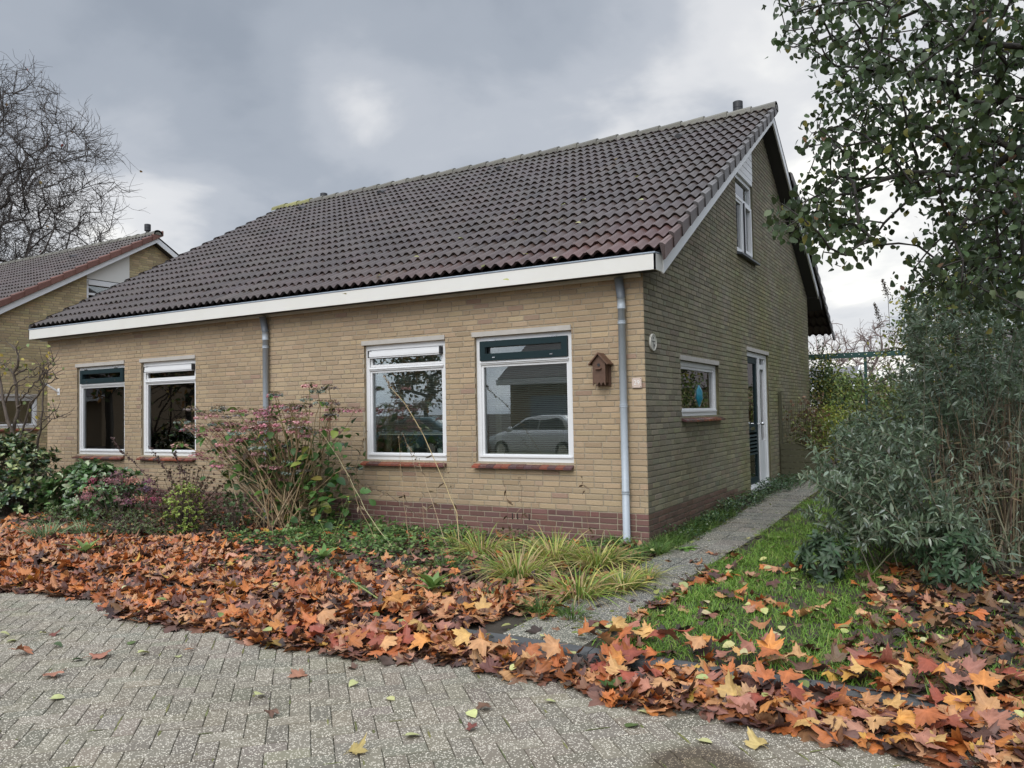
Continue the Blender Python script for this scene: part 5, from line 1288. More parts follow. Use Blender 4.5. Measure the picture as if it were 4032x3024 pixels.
# ------------------------------------------------------------------ trees
def pip(P,x,y):
    P=A(P,float);n=len(P);c=np.zeros(len(x),bool);j=n-1
    for i in range(n):
        xi,yi=P[i];xj,yj=P[j]
        c^=((yi>y)!=(yj>y))&(x<(xj-xi)*(y-yi)/(yj-yi+1e-12)+xi);j=i
    return c
def grow(root_pts,att,r,step=.16,nz=.008,arch=.10,pen=.12,cj=.05):
    """every target joins the nearest point of the branches grown so far, so limbs fork the way real ones do"""
    nodes=[A(p,float) for p in root_pts];par=[-1]+list(range(len(root_pts)-1));
    order=np.argsort(np.linalg.norm(att-nodes[-1],axis=1))
    ends=[]
    N=np.array(nodes)
    depth=[0.0]
    for i in range(1,len(nodes)):depth.append(depth[-1]+np.linalg.norm(nodes[i]-nodes[i-1]))
    for k in order:
        a=att[k];d=np.linalg.norm(N-a,axis=1)+pen*np.array(depth)
        j=int(np.argmin(d));b=N[j];L=np.linalg.norm(a-b);m=max(1,int(L/step))
        ctrl=(a+b)/2+A([0,0,arch*L])+r.normal(0,cj*L,3);prev=j;new=[]
        for q in range(1,m+1):
            t=q/m;p=(1-t)**2*b+2*t*(1-t)*ctrl+t*t*a+r.normal(0,nz,3)
            par.append(prev);depth.append(depth[prev]+step);prev=len(nodes);nodes.append(p);new.append(p)
        N=np.vstack([N,new]);ends.append(prev)
    return N,par,ends
def skeleton(mb,N,par,r0,col,k=6,pw=.42,rmin=.002):
    n=len(N);w=np.ones(n)
    for i in range(n-1,0,-1):w[par[i]]+=w[i] if par[i]>=0 else 0
    rad=rmin+(r0-rmin)*(w/w[0])**pw
    ch={}
    for i in range(n):
        if par[i]>=0:ch.setdefault(par[i],[]).append(i)
    start=[(0,-1)];
    while start:
        s,p=start.pop();line=[p,s] if p>=0 else [s];c=s
        while c in ch:
            q=sorted(ch[c],key=lambda a:-w[a])
            for o in q[1:]:start.append((o,c))
            c=q[0];line.append(c)
        if len(line)>1:
            rr=rad[line].copy()
            if p>=0: rr[0]=min(rr[0],rr[1]*1.15)
            mb.tube(N[line],rr,k if rr[0]>.012 else 4,col)
    return rad
def pear_tree():
    r=R(800)
    poly=[(1672,-20),(1690,105),(1745,125),(1792,185),(1772,250),(1722,280),(1742,350),(1735,405),(1640,470),(1650,500),(1740,520),(1790,548),(1862,578),(1905,520),(1935,450),(1975,430),(2012,475),(1985,540),(1935,615),(1965,645),(2030,640),(2090,650),(2212,690),(2330,690),(2330,-60)]
    holes=[[(1875,430),(1960,395),(1965,430),(1905,520),(1870,500)],[(1895,180),(1925,150),(1965,185),(1930,215)]]
    n=9000;x=r.uniform(1630,2330,n);y=r.uniform(-60,700,n);k=pip(poly,x,y)&~pip(holes[0],x,y)&~pip(holes[1],x,y)
    x,y=x[k],y[k];tt=r.uniform(4.9,7.6,len(x))
    P=A([cam_p+ray(a,b)*t for a,b,t in zip(x,y,tt)])[:800]
    extra=A([3.9,-1.0,4.8])+unit(r,260)*r.uniform(.6,1,(260,1))*A([1.7,2.2,1.7]);extra=extra[(extra[:,0]>3.3)|(extra[:,2]>5.2)]
    att=np.vstack([P,extra])
    root=[(4.9,-.6,0),(4.85,-.6,.9),(4.78,-.65,1.8),(4.7,-.7,2.5),(4.62,-.75,3.1)]
    N,par,ends=grow(root,att,r,.15)
    t=thing('pear_tree',root[0],'leafy tree with round leaves reaching into the picture from the upper right','tree')
    mb=MB();skeleton(mb,N,par,.10,(.035,.029,.023),pw=.52,rmin=.0015);mb.build('trunk',m_bark,t,smooth=True)
    lf=MB();pos=[];dr=[]
    ce=np.array(ends)
    for e in ce:
        a=N[e];j=e;
        m=r.randint(5,9)
        for q in range(m):
            pos.append(a+r.normal(0,.06,3));d=unit(r,1)[0]*.8+A([0,0,-.75]);dr.append(d)
        for q in range(3):
            j=par[j]
            if j<0 or N[j][2]<1.9:break
            for _ in range(1): pos.append(N[j]+r.normal(0,.05,3));dr.append(unit(r,1)[0]*.8+A([0,0,-.6]))
    pos=A(pos);dr=A(dr);n=len(pos);print('pear leaves',n)
    col=pick(r,n,[(.040,.062,.022),(.055,.085,.03),(.03,.048,.018),(.085,.12,.05),(.20,.20,.05),(.16,.08,.04)],.15,[5,5,4,2,.5,.15])
    ti=r.randint(0,3,n);nr=unit(r,n)+[0,-.3,.5]
    for k,tp in enumerate((oval(.40,.12,.25),oval(.43,.25,.1),oval(.36,.2,.45))):
        q=ti==k;scatter(lf,tp,pos[q],dr[q],nr[q],r.uniform(.042,.070,q.sum()),col[q])
    # pinched twigs with buds
    for e in ce[::2]:
        a=N[e];d=unit(r,1)[0]*.08+A([0,0,.05]);mb2=None;lf.tube([a,a+d],[.0022,.0014],3,(.08,.065,.05))
    lf.build('leaves',m_leaf,t,smooth=True)
pear_tree()

def winter_tree(name,base,c,rad,natt,label,seed,r0,twig,col,step,group=None,fruits=0,sub=3,pw=.5):
    """leafless crown grown towards scattered targets, with crooked twigs on every end"""
    r=R(seed);u=unit(r,natt)*(r.rand(natt)**.4)[:,None];att=A(c)+u*A(rad)
    att=att[att[:,2]>base[2]+.18*c[2]];b=A(base,float)
    root=[b+(A([c[0],c[1],c[2]-rad[2]*.75])-b)*q+r.normal(0,step*.08,3) for q in np.linspace(0,1,8)]
    N,par,ends=grow(root,att,r,step,nz=step*.10,arch=.16,pen=.10,cj=.13)
    t=thing(name,tuple(base),label,'bare tree',group);mb=MB();rad_=skeleton(mb,N,par,r0,col,5,pw=pw,rmin=twig)
    tips=[]
    for e in ends:
        d0=N[e]-N[par[e]];d0/=np.linalg.norm(d0)+1e-9
        for k in range(sub):
            j=e
            for _ in range(r.randint(0,4)): j=max(par[j],0)
            d=d0+unit(r,1)[0]*.9;d/=np.linalg.norm(d);L=step*r.uniform(1.,2.6);p=[N[j]]
            for q in range(4): d=d+r.normal(0,.28,3)+A([0,0,.05]);d/=np.linalg.norm(d);p.append(p[-1]+d*L/4)
            mb.tube(p,[twig*.95,twig*.9,twig*.8,twig*.7,twig*.5],3,col);tips.append(p[-1])
            if r.rand()<.6:
                d2=d+unit(r,1)[0]*.9;mb.tube([p[2],p[2]+d2*L*.25,p[2]+d2*L*.45+[0,0,.04]],[twig*.8,twig*.7,twig*.5],3,col)
    mb.build('trunk',m_bark,t,smooth=True)
    if fruits:
        lf=MB();tp=A(tips);p=tp[r.choice(len(tp),fruits)]
        for q in p[:fruits//2]: lf.add(*ball(q-[0,0,.14],.045,4),(.10,.06,.045))
        q=p[fruits//2:];scatter(lf,RND,q,unit(r,len(q))-[0,0,.5],unit(r,len(q)),.2,pick(r,len(q),[(.25,.06,.05),(.3,.2,.05)],.2));lf.build('fruits',m_dead,t)
_c=at(-95,395,16.)
winter_tree('plane_tree',(_c[0],_c[1],0),_c,(9.8,9.5,7.8),2300,'tall bare plane tree with hanging seed balls behind the neighbouring house',901,.42,.0135,(.085,.07,.06),.75,fruits=150,sub=4,pw=.60)
DT='bare trees far behind the gardens'
winter_tree('distant_tree',(-6.5,62,0),(-6.5,62,5.6),(2.6,2.6,3.3),170,'left one of the pale bare trees far behind the garden shed',905,.17,.016,(.24,.18,.16),.4,group=DT)
winter_tree('distant_tree',(-2.9,58,0),(-2.9,58,5.4),(2.3,2.3,3.1),150,'right one of the pale bare trees far behind the garden shed',906,.17,.016,(.24,.18,.16),.4,group=DT)

def magnolia():
    r=R(810);base=(-10.25,-1.15,0);t=thing('young_tree',base,'small bare multi-stemmed tree with a few yellow-green leaves at the far left','tree')
    mb=MB();lf=MB()
    lines=[[(25,960,-1.1),(38,880,-1.1),(30,810,-1.1),(45,770,-1.1),(25,745,-1.1)],[(30,955,-1.2),(10,870,-1.2),(-5,800,-1.2),(-20,740,-1.2)],[(40,955,-1.15),(62,880,-1.15),(98,830,-1.15),(128,815,-1.15)],
     [(62,880,-1.1),(85,850,-1.1),(98,812,-1.1)],[(38,880,-1.1),(60,845,-1.2),(100,800,-1.2)],[(85,935,-1.1),(92,880,-1.1),(90,820,-1.1),(92,790,-1.1)],[(45,950,-1.1),(75,925,-1.1),(105,900,-1.1),(125,880,-1.1)],
     [(45,955,-1.1),(80,940,-1.1),(112,905,-1.1),(128,900,-1.1)],[(30,810,-1.1),(55,800,-1.0),(85,790,-1.),(108,780,-1.)],[(10,870,-1.2),(25,835,-1.2),(55,815,-1.2),(75,812,-1.2)],[(30,810,-1.1),(10,790,-1.),(-10,780,-1.)],[(90,820,-1.1),(105,800,-1.),(115,770,-1.)]]
    pts=[]
    for i,l in enumerate(lines):
        p=A([at(*q) for q in l])
        if i in(0,1,2,5,6,7): p=np.vstack([[base[0]+r.normal(0,.05),base[1],0],p])
        u=np.linspace(0,1,len(p));s=np.linspace(0,1,14);q=np.stack([np.interp(s,u,p[:,k]) for k in range(3)],1)+r.normal(0,.012,(14,3))
        ra=.042 if i in(0,1) else (.026 if i in(2,5) else .016);mb.tube(q,np.linspace(ra,ra*.28,14),6,(.11,.085,.065));pts.append(q)
        for j in range(13):
            a=q[r.randint(3,14)];d=unit(r,1)[0];d[2]=abs(d[2])*.7;d[1]*=.6;L=r.uniform(.12,.4);pp=curve(a,a+d*L,(0,0,-.03),5)+r.normal(0,.006,(5,3));mb.tube(pp,np.linspace(.007,.003,5),4,(.10,.075,.06))
            if r.rand()<.42:scatter(lf,RND,[pp[-1]],[unit(r,1)[0]-[0,0,.8]],unit(r,1),.065,pick(r,1,[(.32,.33,.09),(.22,.28,.10),(.48,.36,.07)],.1))
    mb.build('trunk',m_bark,t,smooth=True);lf.build('leaves',m_leaf,t,smooth=True)
magnolia()

def crown_tree(name,base,trunk_h,c,rad,natt,per,size,cols,label,cat,seed,mat=None,r0=.08,weights=None,tpl=OV):
    r=R(seed);u=unit(r,natt)*(r.rand(natt)**.33)[:,None];lump=1+.22*np.sin(u[:,0]*6+seed)*np.sin(u[:,2]*5)+.12*np.sin(u[:,1]*9)
    att=A(c)+u*A(rad)*lump[:,None];b=A(base,float)
    root=[b+(A([c[0],c[1],trunk_h])-b)*q+A([.04*math.sin(q*5),0,0]) for q in np.linspace(0,1,5)]
    N,par,ends=grow(root,att,r,.3);t=thing(name,tuple(base),label,cat);mb=MB();skeleton(mb,N,par,r0,(.07,.06,.045),5,rmin=.004);mb.build('trunk',m_bark,t,smooth=True)
    e=N[ends];n=len(e)*per;pos=np.repeat(e,per,0)+r.normal(0,.17,(n,3));lf=MB()
    scatter(lf,tpl,pos,unit(r,n)-[0,0,.3],unit(r,n)+[0,0,.5],size*r.uniform(.7,1.2,n),pick(r,n,cols,.17,weights));lf.build('leaves',mat or m_leaf,t,smooth=True);return t
crown_tree('evergreen_tree',(4.6,6.5,.1),1.2,(4.1,6.5,3.4),(1.7,1.6,1.9),260,34,.085,[(.035,.06,.025),(.05,.085,.03),(.08,.12,.04)],'dense dark evergreen tree behind the butterfly bush at the right edge','tree',820)
crown_tree('yellow_tree',(2.95,9.5,.12),1.3,(2.9,9.5,3.0),(1.1,1.1,1.0),120,30,.085,[(.30,.27,.05),(.22,.24,.05),(.14,.17,.05),(.10,.13,.04)],'thin tree with yellowing leaves seen above the butterfly bush','tree',821,r0=.05)
crown_tree('garden_shrub',(1.95,7.6,.12),.5,(1.85,7.7,1.25),(.75,.7,.95),110,26,.07,[(.10,.16,.04),(.15,.20,.06),(.22,.24,.07)],'mid-green shrub behind the grass right of the garden fence','shrub',822,r0=.03)
crown_tree('yellow_shrub',(.72,9.6,.12),.3,(.62,9.7,.92),(.62,.55,.55),100,26,.07,[(.42,.42,.08),(.34,.37,.08),(.25,.30,.07),(.16,.22,.05)],'yellow-green leafy shrub behind the curved wooden fence','shrub',823,r0=.02)
crown_tree('ivy_column',(.2,10.75,.12),1.8,(.2,10.75,1.72),(.24,.26,1.15),110,30,.065,[(.04,.07,.025),(.06,.09,.03),(.10,.14,.04),(.28,.26,.05)],'column of dark ivy hanging at the rear corner of the house','ivy',824,r0=.03)
crown_tree('garden_tree',(-.9,19,.12),1.3,(-.5,19,1.9),(.75,.8,.75),80,26,.12,[(.14,.19,.05),(.20,.25,.07),(.09,.13,.04)],'rounded green garden tree in front of the shed roof','tree',825,r0=.05)
crown_tree('garden_shrub',(1.6,14,.12),.4,(1.6,14.2,1.1),(1.3,.6,.95),120,30,.09,[(.09,.12,.05),(.13,.14,.05),(.18,.13,.07),(.22,.23,.09)],'tangled dull green and brown shrub below the green garden beam','shrub',826,r0=.03)
crown_tree('back_hedge',(.3,30,.1),.5,(1.5,30,1.3),(7.5,1.0,1.5),300,40,.2,[(.06,.08,.035),(.09,.11,.045),(.14,.13,.06)],'long dark hedge closing the back gardens behind the shed','hedge',827,r0=.04)

# ------------------------------------------------------------------ things behind the house
def climber():
    r=R(830);t=thing('climbing_rose',(.35,7.4,.12),'straggling climber with reddish and yellow-green leaves on the wire trellis','climber');mb=MB();lf=MB()
    for i in range(26):
        b=A([r.uniform(.1,1.0),r.uniform(7.15,7.8),.12]);e=A([r.uniform(.1,.8),r.uniform(7.0,7.5),r.uniform(.9,1.85)]);p=curve(b,e,(r.normal(0,.15),0,.1),8)+r.normal(0,.015,(8,3));mb.tube(p,np.linspace(.007,.002,8),4,(.16,.11,.07))
        n=40;s=r.uniform(.25,1,n);pos=np.stack([np.interp(s,np.linspace(0,1,8),p[:,k]) for k in range(3)],1)+r.normal(0,.05,(n,3));hi=pos[:,2]>1.25
        c=np.where(hi[:,None],pick(r,n,[(.16,.09,.05),(.20,.13,.07),(.22,.24,.08)],.15),pick(r,n,[(.16,.20,.06),(.26,.29,.09),(.12,.15,.05),(.2,.12,.06)],.15));scatter(lf,OV,pos,unit(r,n)-[0,0,.3],unit(r,n)+[0,-.4,.4],r.uniform(.045,.085,n),c)
    mb.build('stems',m_stem,t,smooth=True);lf.build('leaves',m_leaf,t,smooth=True)
climber()
def fence():
    t=thing('garden_gate_panel',(.03,6.9,.12),'low quarter-round panel of mossy horizontal boards beside the gable wall','fence');y=6.92
    z=.14
    while z<.80:
        z2=z+.102
        def xr(zz): return .04+.80*math.sqrt(max(0,1-((max(zz,.14)-.14)/.74)**2.2))
        zt=min(z2,.86);mb=MB();mb.prism([(.035,z),(xr(z),z),(xr((z+zt)/2),(z+zt)/2),(xr(zt),zt),(.035,zt)],1,y,y+.02,(1,1,1));mb.build('board',m_wood,t);z+=.114
    mb=MB();pts=[(.04+.80*math.sqrt(max(0,1-(q/.74)**2.2)),y-.012,.14+q) for q in np.linspace(0,.735,18)]
    for a,b in zip(pts[:-1],pts[1:]): mb.tube([a,b],.011,5,(1.1,1.1,.9))
    mb.build('rim',m_wood,t)
    mb=MB();mb.box((.012,6.96,.1),(.062,7.01,1.78));mb.build('fence_post',m_wood,base=(.04,6.98,.1),tag=T('slim mossy wooden post against the gable wall behind the curved boards','post'))
    t=MB()
    for i in range(14): x=.13+i*.034;t.tube([(x,7.05,.5),(x,7.05,1.60)],.0028,4,(1,1,1))
    for z in (.75,1.,1.25,1.5,1.58): t.tube([(.12,7.052,z),(.60,7.052,z)],.0028,4,(1,1,1))
    t.build('wire_trellis',M('rusty_wire',(.07,.05,.04),rough=.8),base=(.35,7.05,.12),tag=T('rusty wire mesh trellis behind the curved wooden panel','trellis'))
    m_gb=M('green_painted_steel',(.02,.075,.065),rough=.5,var=.4,vs=8)
    t=thing('garden_pergola',(1.4,11.6,.12),'dark green garden beam on posts behind the house corner','pergola')
    mb=MB();mb.box((-.4,11.56,2.62),(4.6,11.64,2.74));
    mb.build('beam',m_gb,t)
    for x in (1.05,4.4): mb=MB();mb.box((x-.03,11.57,.1),(x+.03,11.63,2.62));mb.build('post',m_gb,t)
    mb=MB();x=-.35
    while x<3.5: mb.add(*ball((x,11.55,2.69),.008,3),(3,3,3));x+=.16
    mb.build('string_light',m_white,t)
    m_wall=M('shed_wall',(.40,.34,.27),rough=.9,var=.3,vs=4);m_shr=M('shed_roof_sheet',(.22,.215,.22),rough=.6,var=.3,vs=2)
    t=thing('garden_shed',(-3.0,27,.1),'small pale shed with grey pitched roof and white fascia beyond the garden','shed')
    mb=MB();mb.box((-5.4,25,.1),(-.95,29,2.12));mb.build('wall',m_wall,t)
    mb=MB();mb.prism([(24.75,2.2),(24.75,2.25),(27,3.15),(29.25,2.25),(29.25,2.2),(27,3.05)],0,-5.6,-.75);mb.prism([(25,2.12),(27,2.95),(29,2.12)],0,-5.3,-1.0,(.9,.85,.75))
    for i in range(13): y0=24.75+.18*i;zz=2.262+.4*(y0-24.75);mb.box((-5.6,y0,zz-.01),(-.75,y0+.02,zz+.012),(.8,.8,.8))
    mb.build('roof',m_shr,t);mb=MB();mb.box((-5.6,24.70,2.08),(-.75,24.76,2.27));mb.prism([(24.7,2.08),(24.7,2.27),(27,3.18),(29.3,2.27),(29.3,2.08),(27,3.0)],0,-.75,-.70);mb.build('fascia',m_white,t)
    mb=MB();mb.box((-1.75,24.95,.9),(-1.35,24.999,1.85));w=mb.build('window',m_white,t);mb=MB();mb.box((-1.70,24.94,.95),(-1.57,24.949,1.8));mb.box((-1.53,24.94,.95),(-1.40,24.949,1.8));mb.build('pane',m_glassd,w)
    mb=MB();mb.box((-2.6,24.96,.1),(-1.85,24.999,2.0),(.9,.9,.9));mb.build('door',m_white,t)
    t=thing('house_beyond',(7,40,0),'distant brick house with dark roof behind the trees at the right','house')
    mb=MB();mb.box((2,40,0),(14,48,2.9),(1,1,1));mb.build('wall',M('far_brick',(.30,.23,.15),rough=.9,var=.3,vs=6),t)
    mb=MB();mb.prism([(39.6,2.8),(44,5.6),(48.4,2.8)],0,1.6,14.4);mb.build('roof',M('far_roof',(.09,.075,.07),rough=.7),t)
fence()

# ------------------------------------------------------------------ things on the walls
def wall_things():
    t=thing('birdhouse',(-.47,-.0,1.77),'brown wooden birdhouse with pitched roof hanging beside the downpipe','birdhouse')
    x0,x1=-.565,-.415;yf=-.135
    mb=MB();P=[];n=6
    # front board: pitched top and scalloped foot
    xs=[-.565,-.415];zt=2.025;zp=2.115;xm=-.49
    foot=[]
    for a,b in ((-.560,-.518),(-.512,-.468),(-.462,-.420)):
        for q in range(n+1): u=q/n;foot.append((a+(b-a)*u,1.772+.032*math.sin(PI*u)))
    poly=[(-.567,zt),(-.567,1.772)]+foot+[(-.413,1.772),(-.413,zt),(xm,zp)]
    mb.prism(poly,1,yf-.014,yf);mb.build('front_board',m_brown,t)
    mb=MB();mb.box((-.562,yf,1.80),(-.550,-.03,zt));mb.box((-.430,yf,1.80),(-.418,-.03,zt));mb.box((-.55,yf,1.805),(-.43,-.03,1.82));mb.prism([(-.562,zt),(-.418,zt),(xm,zp-.01)],1,-.045,-.032);mb.build('side_board',m_brown,t)
    mb=MB();mb.box((-.578,-.030,1.765),(-.402,-.012,2.03));mb.build('back_board',m_brown,t)
    for s in (-1,1):
        mb=MB();e=xm+s*.112;nx_,nz=s*.010,.012
        v=[(xm,zp+.006),(e,zp-.118),(e+nx_*.9,zp-.106),(xm,zp+.024)]
        mb.prism(v if s>0 else v[::-1],1,yf-.045,-.008,(1.15,1.1,1.05));mb.build('roof_board',m_brown,t)
    mb=MB();mb.lathe((0,0,0),[(.017,0),(.017,.004)],16);v=mb.v[0];mb.v[0]=np.stack([v[:,0]+xm,yf-.0155-v[:,2],v[:,1]+2.00],1);mb.build('entrance_hole',m_black,t)
    mb=MB();mb.prism([(xm-.038,1.948),(xm+.03,1.952),(xm+.036,1.962),(xm-.03,1.96)],1,yf-.045,yf-.014,(1.3,1.2,1.1));mb.build('perch',m_brown,t)
    m_num=M('pale_number_plate',(.56,.45,.38),rough=.4);m_w=M('frosted_white',(.72,.70,.67),rough=.5)
    t=thing('house_number_plate',(-.093,-.01,1.79),'square pale pink plate with the number 29 between the downpipe and the corner','sign')
    mb=MB();mb.box((-.149,-.024,1.735),(-.037,-.018,1.845));mb.build('plate',m_num,t)
    def text(s,size,loc,rot,mat,parent,name='digits',ext=.0008,name_font=None):
        c=bpy.data.curves.new(name,'FONT');c.body=s;c.size=size;c.extrude=ext;c.align_x='CENTER';c.align_y='CENTER'
        o=bpy.data.objects.new(name,c);COL.objects.link(o);dg=bpy.context.evaluated_depsgraph_get();me=bpy.data.meshes.new_from_object(o.evaluated_get(dg));bpy.data.objects.remove(o)
        me.materials.clear();me.materials.append(mat);o=bpy.data.objects.new(name,me);COL.objects.link(o);o.parent=parent
        q=A([0.,0,0]);p=parent
        while p is not None:q+=A(p.location);p=p.parent
        o.location=A(loc)-q;o.rotation_euler=rot
        at_=me.color_attributes.new('Col','FLOAT_COLOR','POINT');at_.data.foreach_set('color',np.ones(len(me.vertices)*4,np.float32))
        return o
    text('29',.074,(-.093,-.0255,1.789),(PI/2,0,0),m_w,t)
    for x in (-.139,-.047):
        for z in (1.745,1.835):
            mb=MB();mb.lathe((0,0,0),[(.0045,0),(.003,.002)],8);v=mb.v[0];mb.v[0]=np.stack([x+v[:,0],-.024-v[:,2],z+v[:,1]],1);mb.build('screw',m_black,t)
    # oval utility marker on the gable
    m_pl=M('cream_marker',(.50,.48,.42),rough=.5);m_ink=M('dark_ink',(.03,.03,.03),rough=.7)
    t=thing('marker_plaque',(.0,.225,2.248),'round cream utility marker with a black cross line high on the gable near the corner','sign')
    def disc(r_,x0_,x1_,mat,name,rz=None):
        mb=MB();mb.lathe((0,0,0),[(r_*.97,0),(r_,.004),(r_,x1_-x0_-.003),(r_*.96,x1_-x0_)],28);v=mb.v[0];mb.v[0]=np.stack([x0_+v[:,2],.225+v[:,0],2.248+v[:,1]],1)
        if name:return mb.build(name,mat,t)
    disc(.098,.004,.022,m_pl,'disc')
    mb=MB()
    k=32
    for i in range(k):
        a0,a1=2*PI*i/k,2*PI*(i+1)/k
        v=[(.0215,.225+math.cos(a)*q,2.248+math.sin(a)*q) for a,q in ((a0,.085),(a0,.098),(a1,.098),(a1,.085))]+[(.0275,.225+math.cos(a)*q,2.248+math.sin(a)*q) for a,q in ((a0,.087),(a0,.096),(a1,.096),(a1,.087))]
        mb.add(v,[(4,5,6,7),(1,2,6,5),(3,0,4,7)],(1.1,1.1,1.1))
    mb.build('rim',m_pl,t)
    mb=MB();mb.box((.0225,.168,2.256),(.0245,.282,2.263));mb.box((.0225,.226,2.178),(.0245,.231,2.256));mb.build('marking_lines',m_ink,t)
    text('19',.045,(.0235,.252,2.212),(PI/2,0,PI/2),m_ink,t,'digits');text('R',.032,(.0235,.175,2.292),(PI/2,0,PI/2),m_ink,t,'letter');text('8',.032,(.0235,.226,2.296),(PI/2,0,PI/2),m_ink,t,'digits')
    # flag holder
    t=thing('flag_holder',(-11.27,0,2.04),'small white metal flag holder on the front wall left of the leftmost window','flag holder')
    mb=MB();mb.box((-11.31,-.012,1.955),(-11.24,-.004,2.075));mb.build('plate',m_white,t)
    mb=MB();mb.tube([(-11.275,-.012,2.01),(-11.30,-.10,2.075),(-11.34,-.22,2.16)],[.018,.018,.018],10);mb.build('socket',m_white,t)
    # things standing inside the windows
    m_pot=M('white_pot',(.7,.7,.68),rough=.3)
    def pot(x,y,z,r_,h,label,leaf,n,L,cols,hh,seed):
        r=R(seed);t=thing('potted_plant',(x,y,z),label,'potted plant');mb=MB();mb.lathe((x,y,z),[(r_*.8,0),(r_,h),(r_*.9,h),(r_*.85,h-.01)],16);mb.build('pot',m_pot,t,smooth=False)
        mb=MB();pos=A([x,y,z+h])+np.stack([r.normal(0,.09,n),r.normal(0,.05,n),r.uniform(0,hh,n)],1);scatter(mb,leaf,pos,unit(r,n),unit(r,n)+[0,-.5,.3],L,pick(r,n,cols,.15))
        for q in pos[::4]:mb.tube([(x,y,z+h),q],.002,3,(.1,.12,.05))
        mb.build('leaves',m_leaf,t)
    GG=[(.10,.17,.06),(.16,.22,.09),(.07,.12,.04)]
    m_shelf=MB()
    for a,b in ((-10.70,-9.35),(-8.86,-7.52),(-4.0,-2.7),(-2.22,-.91)): m_shelf.box((a,.135,.93),(b,.34,.955),(1.3,1.3,1.3))
    m_shelf.build('inner_sill',m_inner,OWN)
    pot(-10.02,.235,.956,.055,.10,'white pot with a leafy green plant inside the leftmost front window',OV,60,.06,GG,.42,841)
    pot(-9.62,.245,.956,.05,.09,'grey-green potted plant right of the white pot inside the leftmost window',OV,40,.05,[(.05,.08,.03)],.3,842)
    pot(-8.15,.235,.956,.06,.12,'white pot with a tall dark plant inside the second window from the left',LAN,150,.14,[(.05,.09,.03),(.09,.14,.05)],.95,843)
    pot(-7.75,.245,.956,.06,.11,'white pot with a bushy plant at the right side of the second window',OV,90,.08,[(.05,.09,.03),(.1,.14,.05)],.6,844)
    pot(-3.45,.25,.956,.05,.10,'small dark leafed plant under the raised blind of the third window',LAN,60,.1,[(.05,.07,.03),(.25,.28,.12)],.12,845)
    pot(-2.95,.25,.956,.05,.07,'pale pot with tiny leaves at the right end of the third window',RND,50,.03,[(.4,.42,.35),(.1,.14,.05)],.14,846)
    r=R(847);t=thing('orchid',(-9.5,.235,.956),'orchid with lilac and white flowers inside the leftmost front window','orchid');mb=MB();mb.lathe((-9.5,.235,.956),[(.04,0),(.05,.09),(.045,.09)],14);mb.build('pot',m_pot,t)
    mb=MB();mb.tube([(-9.5,.235,1.04),(-9.48,.22,1.5),(-9.5,.2,1.85),(-9.56,.18,1.86)],.003,4,(.1,.16,.06));n=34;pos=A([-9.52,.20,1.76])+r.normal(0,1,(n,3))*[.07,.02,.11];scatter(mb,RND,pos,unit(r,n),unit(r,n)+[0,-1,0],.05,pick(r,n,[(.55,.35,.6),(.7,.66,.7),(.6,.45,.62)],.08));mb.build('flowers',m_petal,t)
    for a,nm in (((-10.56,-10.40),'far left'),((-8.72,-8.60),'')):
        pass
    for i,(xa,xb,lb) in enumerate(((-10.66,-10.44,'beige curtain at the left side of the leftmost window'),(-8.82,-8.60,'beige curtain at the left side of the second window'),(-3.975,-3.86,'cream curtain edge at the left side of the third window'),(-2.17,-2.09,'cream curtain edge at the left side of the fourth window'))):
        mb=MB();n=40;xs=np.linspace(xa,xb,n);y=.37+.02*np.sin((xs-xa)*90);V=np.concatenate([np.stack([xs,y,np.full(n,.97)],1),np.stack([xs,y,np.full(n,2.5)],1)]);i_=np.arange(n-1);mb.add(V,np.stack([i_,i_+1,n+i_+1,n+i_],1),(1.2,1.2,1.2));mb.build('curtain',m_curtain,base=((xa+xb)/2,.37,.97),tag=T(lb,'curtain','curtains inside the front windows'))
    mb=MB();mb.lathe((-.21,2.28,1.47),[(.06,0),(.13,.05),(.17,.16),(.165,.26),(.13,.34),(.05,.37)],20,(1,1,1));mb.build('vase',M('teal_glaze',(.02,.20,.28),rough=.25,var=.3,vs=20),base=(-.21,2.28,1.47),smooth=True,tag=T('big round teal vase inside the small gable window','vase'))
    mb=MB();mb.box((-.42,1.27,1.44),(-.135,2.94,1.465),(1.2,1.2,1.2));mb.build('inner_sill',m_inner,OWN)
    t=MB();t.lathe((-.19,1.62,1.466),[(.06,0),(.075,.03),(.06,.08),(.03,.1)],16);t.build('glass_bowl',m_glassd,base=(-.19,1.62,1.466),smooth=True,tag=T('clear glass bowl at the left of the small gable window','bowl'))
    # loose leaves lying on the roof tiles
    r=R(850)
    for i,(px,py) in enumerate(((1215,478),(1180,508),(1195,565),(1375,385),(1255,487),(1390,437),(1110,480),(1140,556),(1000,520),(1265,435),(1330,350),(1043,583),(905,560),(820,600),(1220,445),(1100,612),(740,640))):
        d=ray(px,py);t_=((3.35+.577*-0.0)+.577*cam_p[1]-cam_p[2])/(d[2]-.577*d[1]);p=cam_p+d*t_
        mb=MB();scatter(mb,oval(.4,.2,.2),[[0,0,.0]],[[r.normal(),r.normal(),0.3]],[[0,-.5,1]],.075,pick(r,1,[(.50,.50,.22),(.36,.36,.12),(.40,.36,.2)],.1))
        mb.build('fallen_leaf',m_leaf,base=(0,0,0),tag=T('small yellow-green leaf lying on the dark roof tiles','leaf','leaves on the roof tiles')).location=tuple(p+[0,0,.035])
wall_things()

